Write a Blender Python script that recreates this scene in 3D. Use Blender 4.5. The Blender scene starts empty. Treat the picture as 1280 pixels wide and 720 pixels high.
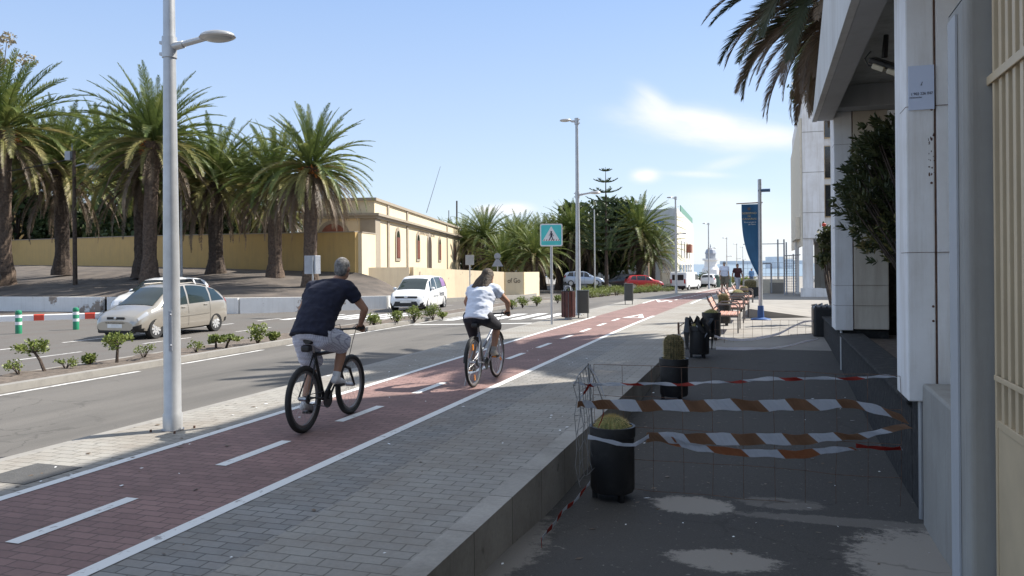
import bpy, bmesh, math, random
from mathutils import Vector, Matrix, Euler, noise
R=math.radians; PI=math.pi
S=bpy.context.scene; COL=S.collection
# ---------------------------------------------------------------- camera calibration
FPX=1000.;TH=R(17.7);RO=R(.5);CY=331.;H=1.71
def at(px,py,Z):
    u=px-640;v=CY-py
    X=(u*math.cos(RO)+v*math.sin(RO))/FPX*Z;Y=(-u*math.sin(RO)+v*math.cos(RO))/FPX*Z
    return Vector((X*math.cos(TH)-Z*math.sin(TH),X*math.sin(TH)+Z*math.cos(TH),H+Y))
def gat(px,py,z=0.):
    u=px-640;v=CY-py
    Y=(-u*math.sin(RO)+v*math.cos(RO))/FPX
    return at(px,py,(z-H)/Y)
# ---------------------------------------------------------------- materials
def nd(nt,t,**k):
    n=nt.nodes.new(t)
    for a,b in k.items():
        if hasattr(n,a): setattr(n,a,b)
    return n
def mat(name,col,rough=.8,metal=0.,var=.12,scale=4.,bump=0.,bscale=None,col2=None,ramp=(.35,.65),spec=.5,trans=0,alpha=1,detail=6,coat=0):
    m=bpy.data.materials.new(name);m.use_nodes=True;nt=m.node_tree;b=nt.nodes['Principled BSDF'];L=nt.links
    b.inputs['Roughness'].default_value=rough;b.inputs['Metallic'].default_value=metal
    b.inputs['Specular IOR Level'].default_value=spec
    if coat: b.inputs['Coat Weight'].default_value=coat;b.inputs['Coat Roughness'].default_value=.05
    if trans: b.inputs['Transmission Weight'].default_value=trans
    tc=nd(nt,'ShaderNodeTexCoord')
    n=nd(nt,'ShaderNodeTexNoise');n.inputs['Scale'].default_value=scale;n.inputs['Detail'].default_value=detail;n.inputs['Roughness'].default_value=.6
    L.new(tc.outputs['Object'],n.inputs['Vector'])
    r=nd(nt,'ShaderNodeValToRGB');r.color_ramp.elements[0].position=ramp[0];r.color_ramp.elements[1].position=ramp[1]
    c2=col2 if col2 else tuple(min(1,c*(1+var)) for c in col);c1=col if col2 else tuple(c*(1-var) for c in col)
    r.color_ramp.elements[0].color=(*c1[:3],1);r.color_ramp.elements[1].color=(*c2[:3],1)
    L.new(n.outputs['Fac'],r.inputs['Fac']);L.new(r.outputs['Color'],b.inputs['Base Color'])
    if bump:
        n2=nd(nt,'ShaderNodeTexNoise');n2.inputs['Scale'].default_value=bscale or scale*6;n2.inputs['Detail'].default_value=6
        L.new(tc.outputs['Object'],n2.inputs['Vector'])
        bp=nd(nt,'ShaderNodeBump');bp.inputs['Strength'].default_value=bump;bp.inputs['Distance'].default_value=.02
        L.new(n2.outputs['Fac'],bp.inputs['Height']);L.new(bp.outputs['Normal'],b.inputs['Normal'])
    return m
def mixnode(nt,fac,a,b,blend='MIX'):
    x=nt.nodes.new('ShaderNodeMix');x.data_type='RGBA';x.blend_type=blend
    if isinstance(fac,(int,float)): x.inputs[0].default_value=fac
    else: nt.links.new(fac,x.inputs[0])
    for s,v in((6,a),(7,b)):
        if isinstance(v,tuple): x.inputs[s].default_value=(*v,1)
        else: nt.links.new(v,x.inputs[s])
    return x.outputs[2]
def noisefac(nt,vec,scale,lo,hi,detail=6,rough=.6):
    n=nd(nt,'ShaderNodeTexNoise');n.inputs['Scale'].default_value=scale;n.inputs['Detail'].default_value=detail;n.inputs['Roughness'].default_value=rough
    nt.links.new(vec,n.inputs['Vector'])
    mr=nd(nt,'ShaderNodeMapRange');mr.inputs[1].default_value=lo;mr.inputs[2].default_value=hi;mr.clamp=True
    nt.links.new(n.outputs['Fac'],mr.inputs[0]);return mr.outputs[0]
def paver(name,c1,c2,mort,bw,bh,off=.5,rot=0.,dirt=(.18,.15,.12),tint=None):
    m=bpy.data.materials.new(name);m.use_nodes=True;nt=m.node_tree;b=nt.nodes['Principled BSDF'];L=nt.links
    b.inputs['Roughness'].default_value=.82;b.inputs['Specular IOR Level'].default_value=.3
    tc=nd(nt,'ShaderNodeTexCoord');mp=nd(nt,'ShaderNodeMapping');mp.inputs['Rotation'].default_value[2]=rot
    L.new(tc.outputs['Object'],mp.inputs['Vector'])
    # small wobble of the joints
    nz=nd(nt,'ShaderNodeTexNoise');nz.inputs['Scale'].default_value=9.;L.new(mp.outputs[0],nz.inputs['Vector'])
    vm=nd(nt,'ShaderNodeVectorMath',operation='SCALE');vm.inputs['Scale'].default_value=.012;L.new(nz.outputs['Color'],vm.inputs[0])
    va=nd(nt,'ShaderNodeVectorMath',operation='ADD');L.new(mp.outputs[0],va.inputs[0]);L.new(vm.outputs[0],va.inputs[1])
    br=nd(nt,'ShaderNodeTexBrick');br.offset=off;br.inputs['Scale'].default_value=1.;br.inputs['Mortar Size'].default_value=.006;br.inputs['Mortar Smooth'].default_value=.3
    br.inputs['Brick Width'].default_value=bw;br.inputs['Row Height'].default_value=bh;br.inputs['Bias'].default_value=-.1
    br.inputs['Color1'].default_value=(*c1,1);br.inputs['Color2'].default_value=(*c2,1);br.inputs['Mortar'].default_value=(*mort,1)
    L.new(va.outputs[0],br.inputs['Vector'])
    f=noisefac(nt,tc.outputs['Object'],.9,.42,.68,10,.7);c=mixnode(nt,f,br.outputs['Color'],dirt)
    x=nt.nodes.new('ShaderNodeMath');x.operation='MULTIPLY';x.inputs[1].default_value=.62;L.new(f,x.inputs[0])
    c=mixnode(nt,x.outputs[0],br.outputs['Color'],dirt)
    f2=noisefac(nt,tc.outputs['Object'],30,.3,.8);c=mixnode(nt,f2,c,mixnode(nt,1.,c,(1.25,1.22,1.18),'MULTIPLY'))
    # dark gum and oil spots
    f3=noisefac(nt,tc.outputs['Object'],7,.70,.76,2);y=nt.nodes.new('ShaderNodeMath');y.operation='MULTIPLY';y.inputs[1].default_value=.5;L.new(f3,y.inputs[0])
    c=mixnode(nt,y.outputs[0],c,(.05,.047,.045))
    L.new(c,b.inputs['Base Color'])
    bp=nd(nt,'ShaderNodeBump');bp.inputs['Strength'].default_value=.6;bp.inputs['Distance'].default_value=.006;bp.invert=True
    L.new(br.outputs['Fac'],bp.inputs['Height']);L.new(bp.outputs['Normal'],b.inputs['Normal'])
    return m
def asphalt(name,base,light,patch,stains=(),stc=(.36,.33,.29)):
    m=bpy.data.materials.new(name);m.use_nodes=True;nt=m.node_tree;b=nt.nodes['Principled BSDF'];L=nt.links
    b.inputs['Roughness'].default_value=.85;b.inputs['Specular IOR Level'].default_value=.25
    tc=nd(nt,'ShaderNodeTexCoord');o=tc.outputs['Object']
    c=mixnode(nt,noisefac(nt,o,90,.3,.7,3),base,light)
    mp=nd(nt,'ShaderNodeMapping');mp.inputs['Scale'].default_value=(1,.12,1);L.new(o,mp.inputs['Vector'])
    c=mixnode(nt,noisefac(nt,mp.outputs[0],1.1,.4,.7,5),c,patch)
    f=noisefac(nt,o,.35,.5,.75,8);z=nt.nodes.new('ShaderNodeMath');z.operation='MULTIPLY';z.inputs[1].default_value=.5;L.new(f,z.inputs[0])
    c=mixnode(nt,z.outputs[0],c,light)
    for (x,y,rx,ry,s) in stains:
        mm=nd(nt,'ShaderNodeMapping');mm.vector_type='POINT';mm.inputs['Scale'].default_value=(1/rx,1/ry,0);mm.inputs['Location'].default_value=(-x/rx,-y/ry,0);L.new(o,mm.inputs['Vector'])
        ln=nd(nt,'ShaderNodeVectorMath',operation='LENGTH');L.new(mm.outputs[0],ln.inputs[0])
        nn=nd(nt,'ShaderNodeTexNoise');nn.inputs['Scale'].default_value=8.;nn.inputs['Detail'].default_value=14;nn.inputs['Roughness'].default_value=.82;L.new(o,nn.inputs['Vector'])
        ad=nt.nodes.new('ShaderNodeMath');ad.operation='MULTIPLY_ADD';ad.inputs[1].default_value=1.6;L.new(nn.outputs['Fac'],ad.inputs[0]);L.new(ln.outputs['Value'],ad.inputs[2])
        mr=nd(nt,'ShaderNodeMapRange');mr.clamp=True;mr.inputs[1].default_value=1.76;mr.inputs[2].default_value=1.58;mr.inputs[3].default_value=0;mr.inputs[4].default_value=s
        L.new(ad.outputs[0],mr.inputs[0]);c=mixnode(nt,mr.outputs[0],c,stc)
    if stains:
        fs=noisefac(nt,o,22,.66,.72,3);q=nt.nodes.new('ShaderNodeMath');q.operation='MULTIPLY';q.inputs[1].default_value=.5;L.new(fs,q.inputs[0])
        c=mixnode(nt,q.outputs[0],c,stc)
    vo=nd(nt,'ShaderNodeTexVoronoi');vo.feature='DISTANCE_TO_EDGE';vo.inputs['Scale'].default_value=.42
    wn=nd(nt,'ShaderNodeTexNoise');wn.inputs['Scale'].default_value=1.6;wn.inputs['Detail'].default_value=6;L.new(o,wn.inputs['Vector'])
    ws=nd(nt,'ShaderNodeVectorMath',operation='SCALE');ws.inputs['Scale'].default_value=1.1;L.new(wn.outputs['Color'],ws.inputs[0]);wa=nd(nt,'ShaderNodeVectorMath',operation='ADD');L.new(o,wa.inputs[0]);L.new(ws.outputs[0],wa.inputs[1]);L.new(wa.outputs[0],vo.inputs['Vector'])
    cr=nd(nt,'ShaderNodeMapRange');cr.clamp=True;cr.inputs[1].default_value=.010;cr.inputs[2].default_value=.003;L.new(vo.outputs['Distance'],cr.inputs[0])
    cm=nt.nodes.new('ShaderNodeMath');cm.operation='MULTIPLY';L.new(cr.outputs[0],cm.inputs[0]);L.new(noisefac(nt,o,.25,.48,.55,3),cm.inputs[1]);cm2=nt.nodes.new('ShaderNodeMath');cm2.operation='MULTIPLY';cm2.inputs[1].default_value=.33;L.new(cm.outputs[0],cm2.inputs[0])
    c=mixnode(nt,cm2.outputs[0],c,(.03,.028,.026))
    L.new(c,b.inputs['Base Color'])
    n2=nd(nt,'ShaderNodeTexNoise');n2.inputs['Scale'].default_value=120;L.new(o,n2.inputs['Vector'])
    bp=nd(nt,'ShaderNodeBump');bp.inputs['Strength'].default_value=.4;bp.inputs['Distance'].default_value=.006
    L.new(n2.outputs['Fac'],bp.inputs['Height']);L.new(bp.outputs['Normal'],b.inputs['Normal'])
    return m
def stained(name,base,stain,rust=None,scale=.8,streak=True,amt=.5,peel=None):
    """painted concrete with vertical dirt runs and optional rust"""
    m=bpy.data.materials.new(name);m.use_nodes=True;nt=m.node_tree;b=nt.nodes['Principled BSDF'];L=nt.links
    b.inputs['Roughness'].default_value=.75;b.inputs['Specular IOR Level'].default_value=.3
    tc=nd(nt,'ShaderNodeTexCoord');o=tc.outputs['Object']
    mp=nd(nt,'ShaderNodeMapping');mp.inputs['Scale'].default_value=(6,6,.5 if streak else 6);L.new(o,mp.inputs['Vector'])
    f=noisefac(nt,mp.outputs[0],scale,.48,.8,8,.7);z=nt.nodes.new('ShaderNodeMath');z.operation='MULTIPLY';z.inputs[1].default_value=amt;L.new(f,z.inputs[0])
    c=mixnode(nt,z.outputs[0],base,stain)
    f=noisefac(nt,o,1.3,.4,.7,8);z=nt.nodes.new('ShaderNodeMath');z.operation='MULTIPLY';z.inputs[1].default_value=amt*.5;L.new(f,z.inputs[0])
    c=mixnode(nt,z.outputs[0],c,stain)
    if rust:
        c=mixnode(nt,noisefac(nt,o,11,.735,.78,8,.75),c,rust)
    if peel:
        c=mixnode(nt,noisefac(nt,o,.8,.60,.63,10,.65),c,peel)
    L.new(c,b.inputs['Base Color'])
    n2=nd(nt,'ShaderNodeTexNoise');n2.inputs['Scale'].default_value=25;n2.inputs['Detail'].default_value=8;L.new(o,n2.inputs['Vector'])
    bp=nd(nt,'ShaderNodeBump');bp.inputs['Strength'].default_value=.25;bp.inputs['Distance'].default_value=.01
    L.new(n2.outputs['Fac'],bp.inputs['Height']);L.new(bp.outputs['Normal'],b.inputs['Normal'])
    return m
M={}
M['paver']=paver('paver_grey',(.265,.255,.235),(.30,.29,.265),(.14,.135,.12),.235,.118)
M['paver_dk']=paver('paver_border',(.20,.20,.195),(.27,.265,.255),(.10,.10,.095),.2,.1)
M['red']=paver('paver_red',(.215,.135,.125),(.27,.172,.157),(.12,.085,.078),.2,.1,dirt=(.13,.09,.08))
M['asph']=asphalt('asphalt',(.115,.108,.10),(.185,.172,.155),(.105,.099,.091))
M['asph2']=asphalt('asphalt_far',(.105,.10,.092),(.155,.145,.135),(.125,.11,.10))
g1=gat(865,631,-.42);g2=gat(905,712,-.42);g3=gat(1135,700,-.42);g4=gat(640,690,-.4);g5=gat(1060,655,-.42)
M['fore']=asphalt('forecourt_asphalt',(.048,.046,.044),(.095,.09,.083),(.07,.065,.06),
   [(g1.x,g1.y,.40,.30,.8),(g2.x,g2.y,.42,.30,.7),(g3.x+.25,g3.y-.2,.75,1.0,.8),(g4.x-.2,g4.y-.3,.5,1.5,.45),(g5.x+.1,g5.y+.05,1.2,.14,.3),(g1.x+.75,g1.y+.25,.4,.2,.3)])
M['paint']=mat('road_paint',(.74,.74,.72),.7,scale=11,col2=(.36,.33,.31),ramp=(.60,.68),detail=14)
M['paint_worn']=mat('road_paint_worn',(.62,.61,.59),.75,scale=7,col2=(.2,.19,.18),ramp=(.5,.72),detail=10)
M['kerb']=stained('kerb_stone',(.30,.285,.26),(.15,.14,.13),streak=False,amt=.6)
M['kerbdark']=paver('kerb_blocks',(.30,.285,.26),(.36,.34,.31),(.10,.095,.085),6.,.8,dirt=(.12,.11,.09))
M['soil']=mat('median_soil',(.13,.105,.085),.95,var=.3,scale=8,bump=.8,bscale=60)
M['picon']=mat('volcanic_soil',(.075,.064,.056),.95,scale=.9,col2=(.145,.12,.10),bump=.9,bscale=30)
M['plaza']=mat('plaza_concrete',(.30,.28,.25),.85,scale=.8,col2=(.22,.205,.185),bump=.2)
M['white']=stained('white_wash',(.82,.81,.78),(.42,.38,.33),peel=(.33,.27,.22),amt=.35)
M['whitep']=mat('white_paint',(.78,.78,.77),.5,var=.03)
M['redp']=mat('red_paint',(.62,.07,.04),.5,var=.08)
M['greenp']=mat('green_plastic',(.02,.22,.11),.4,var=.1)
M['refl']=mat('reflective_band',(.75,.76,.78),.3,var=.03)
M['pole']=mat('galvanised_pole',(.50,.51,.52),.42,.55,var=.08,scale=6)
M['poleb']=mat('pole_blue_grey',(.34,.36,.40),.45,.4,var=.08)
M['steel']=mat('steel',(.40,.40,.41),.35,.9,var=.08)
M['rustwire']=mat('rusty_wire',(.17,.10,.07),.8,.3,var=.4,scale=20)
M['wire']=mat('galvanised_wire',(.25,.25,.25),.5,.6)
M['dark']=mat('black_rubber',(.018,.018,.018),.7,var=.1)
M['black']=mat('black_plastic',(.012,.012,.013),.45,var=.15,scale=12)
M['potblack']=mat('pot_black_paint',(.014,.014,.015),.5,scale=5,col2=(.035,.034,.033),ramp=(.5,.8),bump=.15)
M['lens']=mat('lamp_lens',(.42,.43,.42),.15,var=.05)
M['yellowwall']=stained('ochre_wall',(.56,.38,.15),(.36,.26,.13),amt=.5,peel=None)
M['creamwall']=stained('cream_wall',(.72,.61,.42),(.50,.40,.28),peel=None,amt=.35)
M['creampeel']=stained('cream_peeling',(.68,.57,.40),(.46,.36,.26),peel=(.27,.20,.16),amt=.4)
M['stonetrim']=stained('stone_trim',(.36,.31,.24),(.24,.20,.16),streak=False)
M['windowred']=mat('red_brown_wood',(.20,.07,.045),.6,var=.2)
M['darkglass']=mat('dark_glass',(.02,.024,.028),.08,var=.1,spec=.8)
M['doordark']=mat('dark_wood',(.05,.035,.025),.6,var=.2)
M['panel']=stained('white_cladding_panel',(.86,.85,.84),(.44,.38,.30),rust=(.34,.22,.13),amt=.6)
M['panel2']=stained('cream_cladding',(.66,.60,.50),(.36,.28,.21),amt=.6)
M['conc']=stained('raw_concrete',(.36,.35,.32),(.22,.20,.18),amt=.85)
M['conclight']=stained('smooth_concrete_edge',(.46,.47,.48),(.30,.30,.30),amt=.4)
M['fascia']=stained('white_fascia',(.66,.66,.64),(.36,.33,.29),amt=.5)
M['soffit']=stained('grey_soffit',(.52,.52,.50),(.18,.16,.14),rust=(.26,.15,.09),streak=False,amt=.6)
M['gate']=mat('cream_gate_paint',(.60,.47,.30),.5,var=.06,scale=3)
M['rust']=mat('rust',(.12,.065,.045),.9,var=.4,scale=20)
M['lava']=mat('black_lava_stone',(.02,.019,.018),.95,scale=9,col2=(.06,.057,.052),ramp=(.5,.75),bump=1,bscale=14)
M['bark']=mat('palm_bark',(.15,.105,.075),.95,scale=9,col2=(.07,.05,.038),bump=1,bscale=25)
M['barkd']=mat('dark_bark',(.075,.055,.042),.95,var=.4,scale=9,bump=1)
def leafmat(name,c1,c2,c3,sc=1.5):
    m=bpy.data.materials.new(name);m.use_nodes=True;nt=m.node_tree;b=nt.nodes['Principled BSDF']
    b.inputs['Roughness'].default_value=.5;b.inputs['Specular IOR Level'].default_value=.35
    tc=nd(nt,'ShaderNodeTexCoord');n=nd(nt,'ShaderNodeTexNoise');n.inputs['Scale'].default_value=sc;n.inputs['Detail'].default_value=4
    nt.links.new(tc.outputs['Object'],n.inputs['Vector']);r=nd(nt,'ShaderNodeValToRGB')
    r.color_ramp.elements[0].position=.3;r.color_ramp.elements[0].color=(*c1,1);r.color_ramp.elements[1].position=.7;r.color_ramp.elements[1].color=(*c3,1)
    e=r.color_ramp.elements.new(.5);e.color=(*c2,1);nt.links.new(n.outputs['Fac'],r.inputs['Fac']);nt.links.new(r.outputs[0],b.inputs['Base Color'])
    t=nd(nt,'ShaderNodeBsdfTranslucent');nt.links.new(r.outputs[0],t.inputs['Color']);ms=nd(nt,'ShaderNodeMixShader');ms.inputs[0].default_value=.25
    out=nt.nodes['Material Output'];nt.links.new(b.outputs[0],ms.inputs[1]);nt.links.new(t.outputs[0],ms.inputs[2]);nt.links.new(ms.outputs[0],out.inputs['Surface'])
    return m
M['leaf']=leafmat('palm_leaf',(.065,.10,.024),(.13,.17,.045),(.26,.28,.085),3)
M['leafold']=leafmat('palm_leaf_yellowing',(.17,.18,.055),(.25,.23,.08),(.34,.27,.12),3)
M['leafdead']=leafmat('palm_leaf_dead',(.10,.07,.045),(.17,.125,.085),(.25,.19,.13),4)
M['fruit']=mat('palm_fruit_orange',(.55,.20,.04),.6,var=.3,scale=8)
M['shrub']=leafmat('shrub_leaf',(.09,.12,.03),(.17,.21,.05),(.28,.31,.09),5)
M['pine']=leafmat('pine_needle',(.025,.045,.02),(.045,.07,.03),(.075,.10,.04),2)
M['tree']=leafmat('tree_leaf',(.03,.05,.02),(.055,.085,.03),(.09,.12,.045),1.5)
M['euc']=leafmat('dry_tree_leaf',(.22,.19,.12),(.30,.26,.17),(.36,.30,.2),2)
M['jade']=leafmat('thick_leaf',(.035,.05,.02),(.06,.075,.03),(.13,.13,.05),4)
M['cactus']=mat('cactus_green',(.10,.13,.04),.7,scale=14,col2=(.28,.25,.08),bump=.6)
M['spine']=mat('cactus_spines',(.55,.43,.18),.7,var=.2)
# ---------------------------------------------------------------- mesh builder
class MB:
    def __init__(s): s.v=[];s.f=[];s.m=[]
    def add(s,vs,fs,mi=0):
        o=len(s.v);s.v+=[tuple(v) for v in vs]
        for f in fs: s.f.append([i+o for i in f]);s.m.append(mi)
        return s
    def box(s,c,d,rz=0,mi=0,rot=None):
        hx,hy,hz=d[0]/2,d[1]/2,d[2]/2;c=Vector(c)
        q=rot.to_matrix() if rot else Matrix.Rotation(rz,3,'Z')
        vs=[c+q@Vector((x*hx,y*hy,z*hz)) for z in(-1,1) for x,y in((-1,-1),(1,-1),(1,1),(-1,1))]
        return s.add(vs,[(3,2,1,0),(4,5,6,7),(0,1,5,4),(1,2,6,5),(2,3,7,6),(3,0,4,7)],mi)
    def cb(s,x0,x1,y0,y1,z0,z1,mi=0): return s.box(((x0+x1)/2,(y0+y1)/2,(z0+z1)/2),(abs(x1-x0),abs(y1-y0),abs(z1-z0)),mi=mi)
    def tube(s,pts,rs,n=10,mi=0,cap=True,sx=1,sy=1):
        pts=[Vector(p) for p in pts]
        if not hasattr(rs,'__len__'): rs=[rs]*len(pts)
        vs=[];N=len(pts);pu=None
        for i,p in enumerate(pts):
            d=(pts[min(i+1,N-1)]-pts[max(i-1,0)])
            d=d.normalized() if d.length>1e-9 else Vector((0,0,1))
            if pu is None:
                pu=Vector((1,0,0)) if abs(d.x)<.9 else Vector((0,1,0))
            u=(pu-d*pu.dot(d)).normalized();w=d.cross(u);pu=u
            for k in range(n):
                a=2*PI*k/n;vs.append(p+u*math.cos(a)*rs[i]*sx+w*math.sin(a)*rs[i]*sy)
        fs=[(i*n+k,i*n+(k+1)%n,(i+1)*n+(k+1)%n,(i+1)*n+k) for i in range(N-1) for k in range(n)]
        if cap: fs+=[tuple(range(n))[::-1],tuple((N-1)*n+k for k in range(n))]
        return s.add(vs,fs,mi)
    def cyl(s,p0,p1,r0,r1=None,n=12,mi=0): return s.tube([p0,p1],[r0,r0 if r1 is None else r1],n,mi)
    def ball(s,c,r,n=12,m=8,mi=0,rot=None):
        c=Vector(c);r=r if hasattr(r,'__len__') else (r,r,r);vs=[]
        q=rot.to_matrix() if rot else None
        for i in range(1,m):
            t=PI*i/m
            for k in range(n):
                a=2*PI*k/n;v=Vector((r[0]*math.sin(t)*math.cos(a),r[1]*math.sin(t)*math.sin(a),r[2]*math.cos(t)))
                vs.append(c+(q@v if q else v))
        t0=Vector((0,0,r[2]));t1=-t0
        if q: t0=q@t0;t1=q@t1
        vs+=[c+t0,c+t1];a=len(vs)-2;b=a+1
        fs=[((i)*n+k,(i+1)*n+k,(i+1)*n+(k+1)%n,i*n+(k+1)%n) for i in range(m-2) for k in range(n)]
        fs+=[(a,k,(k+1)%n) for k in range(n)]+[(b,(m-2)*n+(k+1)%n,(m-2)*n+k) for k in range(n)]
        return s.add(vs,fs,mi)
    def cap(s,p0,p1,r0,r1,n=12,mi=0):
        s.cyl(p0,p1,r0,r1,n,mi);s.ball(p0,r0,n,8,mi);s.ball(p1,r1,n,8,mi);return s
    def lathe(s,prof,n=24,c=(0,0,0),mi=0,axis='z'):
        vs=[]
        for r,z in prof:
            for k in range(n):
                a=2*PI*k/n
                p=(r*math.cos(a),r*math.sin(a),z) if axis=='z' else (z,r*math.cos(a),r*math.sin(a))
                vs.append(Vector(c)+Vector(p))
        fs=[(i*n+k,i*n+(k+1)%n,(i+1)*n+(k+1)%n,(i+1)*n+k) for i in range(len(prof)-1) for k in range(n)]
        return s.add(vs,fs,mi)
    def prism(s,poly,z0,z1,mi=0,plane='xy'):
        f={'xy':lambda a,b,c:(a,b,c),'xz':lambda a,b,c:(a,c,b),'yz':lambda a,b,c:(c,a,b)}[plane]
        n=len(poly);vs=[f(a,b,z0) for a,b in poly]+[f(a,b,z1) for a,b in poly]
        return s.add(vs,[tuple(range(n))[::-1],tuple(range(n,2*n))]+[(k,(k+1)%n,n+(k+1)%n,n+k) for k in range(n)],mi)
    def rings(s,rl,mi=0,n=16):
        """rl: list of (center, rx, ry, tilt about X)"""
        vs=[]
        for c,rx,ry,t in rl:
            q=Matrix.Rotation(t,3,'X');c=Vector(c)
            for k in range(n):
                a=2*PI*k/n;vs.append(c+q@Vector((rx*math.cos(a),ry*math.sin(a),0)))
        N=len(rl)
        fs=[(i*n+k,i*n+(k+1)%n,(i+1)*n+(k+1)%n,(i+1)*n+k) for i in range(N-1) for k in range(n)]+[tuple(range(n))[::-1],tuple((N-1)*n+k for k in range(n))]
        return s.add(vs,fs,mi)
    def build(s,name,mats,parent=None,smooth=False,bevel=0,loc=None,fix=True):
        me=bpy.data.meshes.new(name);me.from_pydata(s.v,[],s.f)
        mats=mats if isinstance(mats,(list,tuple)) else [mats]
        for m in mats: me.materials.append(M[m] if isinstance(m,str) else m)
        if len(mats)>1: me.polygons.foreach_set('material_index',s.m)
        if fix:
            bm=bmesh.new();bm.from_mesh(me);bmesh.ops.recalc_face_normals(bm,faces=bm.faces);bm.to_mesh(me);bm.free()
        o=bpy.data.objects.new(name,me);COL.objects.link(o)
        if parent: o.parent=parent
        if loc: o.location=loc
        if smooth:
            me.polygons.foreach_set('use_smooth',[True]*len(me.polygons))
            try: me.set_sharp_from_angle(angle=R(40))
            except Exception: pass
        if bevel:
            b=o.modifiers.new('b','BEVEL');b.width=bevel;b.segments=2;b.limit_method='ANGLE';b.angle_limit=R(35)
        return o
def tag(o,label=None,cat=None,group=None,kind=None):
    if label: o['label']=label
    if cat: o['category']=cat
    if group: o['group']=group
    if kind: o['kind']=kind
    return o
def thing(name,label,cat,loc=(0,0,0),rz=0,group=None):
    o=bpy.data.objects.new(name,None);COL.objects.link(o);o.location=loc;o.rotation_euler=(0,0,rz);o.empty_display_size=.2
    return tag(o,label,cat,group)
def kids(o): return [c for c in bpy.data.objects if c.parent==o]
CH={}
def dup(root,loc=None,rz=None,label=None,scale=None):
    def rec(o,p):
        c=o.copy();COL.objects.link(c)
        if p: c.parent=p
        for k in kids(o): rec(k,c)
        return c
    c=rec(root,None)
    if loc is not None: c.location=loc
    if rz is not None: c.rotation_euler=(0,0,rz)
    if label: c['label']=label
    if scale: c.scale=scale
    return c
def remesh(o,vox,sm=4,dec=None):
    m=o.modifiers.new('r','REMESH');m.mode='VOXEL';m.voxel_size=vox
    m=o.modifiers.new('s','SMOOTH');m.factor=.5;m.iterations=sm
    dg=bpy.context.evaluated_depsgraph_get();me=bpy.data.meshes.new_from_object(o.evaluated_get(dg))
    o.modifiers.clear();mats=[x for x in o.data.materials];o.data=me
    me.materials.clear()
    for x in mats: me.materials.append(x)
    me.polygons.foreach_set('use_smooth',[True]*len(me.polygons));return o
def text(s,name,size,mat_,parent,loc,rot,align='CENTER',ext=.002,sx=1.):
    cu=bpy.data.curves.new(name,'FONT');cu.body=s;cu.size=size;cu.align_x=align;cu.extrude=ext
    o=bpy.data.objects.new(name,cu);COL.objects.link(o)
    bpy.context.view_layer.update()
    dg=bpy.context.evaluated_depsgraph_get();me=bpy.data.meshes.new_from_object(o.evaluated_get(dg))
    bpy.data.objects.remove(o);me.materials.clear();me.materials.append(M[mat_] if isinstance(mat_,str) else mat_)
    o=bpy.data.objects.new(name,me);COL.objects.link(o);o.parent=parent;o.location=loc;o.rotation_euler=rot;o.scale=(sx,1,1);return o
def wrinkle(o,amp,sc=9.):
    me=o.data
    for v in me.vertices:
        p=v.co;q=noise.noise(Vector((p.x*sc*.8,p.y*sc*.8,p.z*sc*2.2)))+.5*noise.noise(Vector((p.x*sc*2+5,p.y*sc*2,p.z*sc*3.4)))
        v.co=p+v.normal*amp*q
    me.update()
def sstep(a,b,x):
    t=max(0,min(1,(x-a)/(b-a)));return t*t*(3-2*t)
def Cx(y): return .42*sstep(18,42,y)
def Lz(y): return -.02*(min(max(y,38),121)-38)
def Rz(x): # road cross fall
    if x>-6.55: return 0.
    return max(-.42,-.12-.027*(-6.55-x))
def strip(name,x0,x1,z,mat_,y0=-8,y1=150,step=1.,nx=1,curve=True,th=0,kind='structure'):
    mb=MB();ys=[];y=y0
    while y<y1-1e-6: ys.append(y);y+=step
    ys.append(y1);fx=(lambda q:q) if callable(x0) else None
    vs=[]
    for y in ys:
        a=x0(y) if callable(x0) else x0+Cx(y); b=x1(y) if callable(x1) else x1+Cx(y)
        for i in range(nx+1):
            x=a+(b-a)*i/nx;zz=z(x-Cx(y),y) if callable(z) else z+Lz(y)
            vs.append((x,y,zz))
    n=nx+1;fs=[(j*n+i,j*n+i+1,(j+1)*n+i+1,(j+1)*n+i) for j in range(len(ys)-1) for i in range(nx)]
    if th:
        o=len(vs);vs=vs+[(v[0],v[1],v[2]-th) for v in vs];m=len(ys)
        fs+=[(j*n,(j+1)*n,o+(j+1)*n,o+j*n) for j in range(m-1)]+[(j*n+nx,o+j*n+nx,o+(j+1)*n+nx,(j+1)*n+nx) for j in range(m-1)]
        fs+=[tuple([0,n-1,o+n-1,o]) if nx==1 else (0,1,o+1,o),((m-1)*n,(m-1)*n+nx,o+(m-1)*n+nx,o+(m-1)*n)]
    mb.add(vs,fs);ob=mb.build(name,mat_,fix=bool(th))
    if kind: ob['kind']=kind
    return ob
rnd=random.Random(7)
# ================================================================ SETTING
o=MB();o.add([(-3000,-3000,-2.6),(3000,-3000,-2.6),(3000,3000,-2.6),(-3000,3000,-2.6)],[(0,1,2,3)]);tag(o.build('ground','plaza',fix=False),kind='structure')
M['sea']=mat('sea_water',(.16,.22,.27),.3,var=.1,scale=.05)
o=MB();o.add([(-3000,260,-2.5),(3000,260,-2.5),(3000,3000,-2.5),(-3000,3000,-2.5)],[(0,1,2,3)]);tag(o.build('sea','sea',fix=False),kind='structure')
# road: near carriageway and far carriageway
strip('road',-11.60,-6.62,lambda x,y:Rz(x)+Lz(y),'asph',nx=4)
strip('far_road',lambda y:-95.,lambda y:-13.28+Cx(y),lambda x,y:Rz(x)+Lz(y),'asph2',nx=60,y1=150,step=2)
strip('road_edge',-6.75,-6.50,lambda x,y:-.125+Lz(y),'asph',nx=1)
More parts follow.
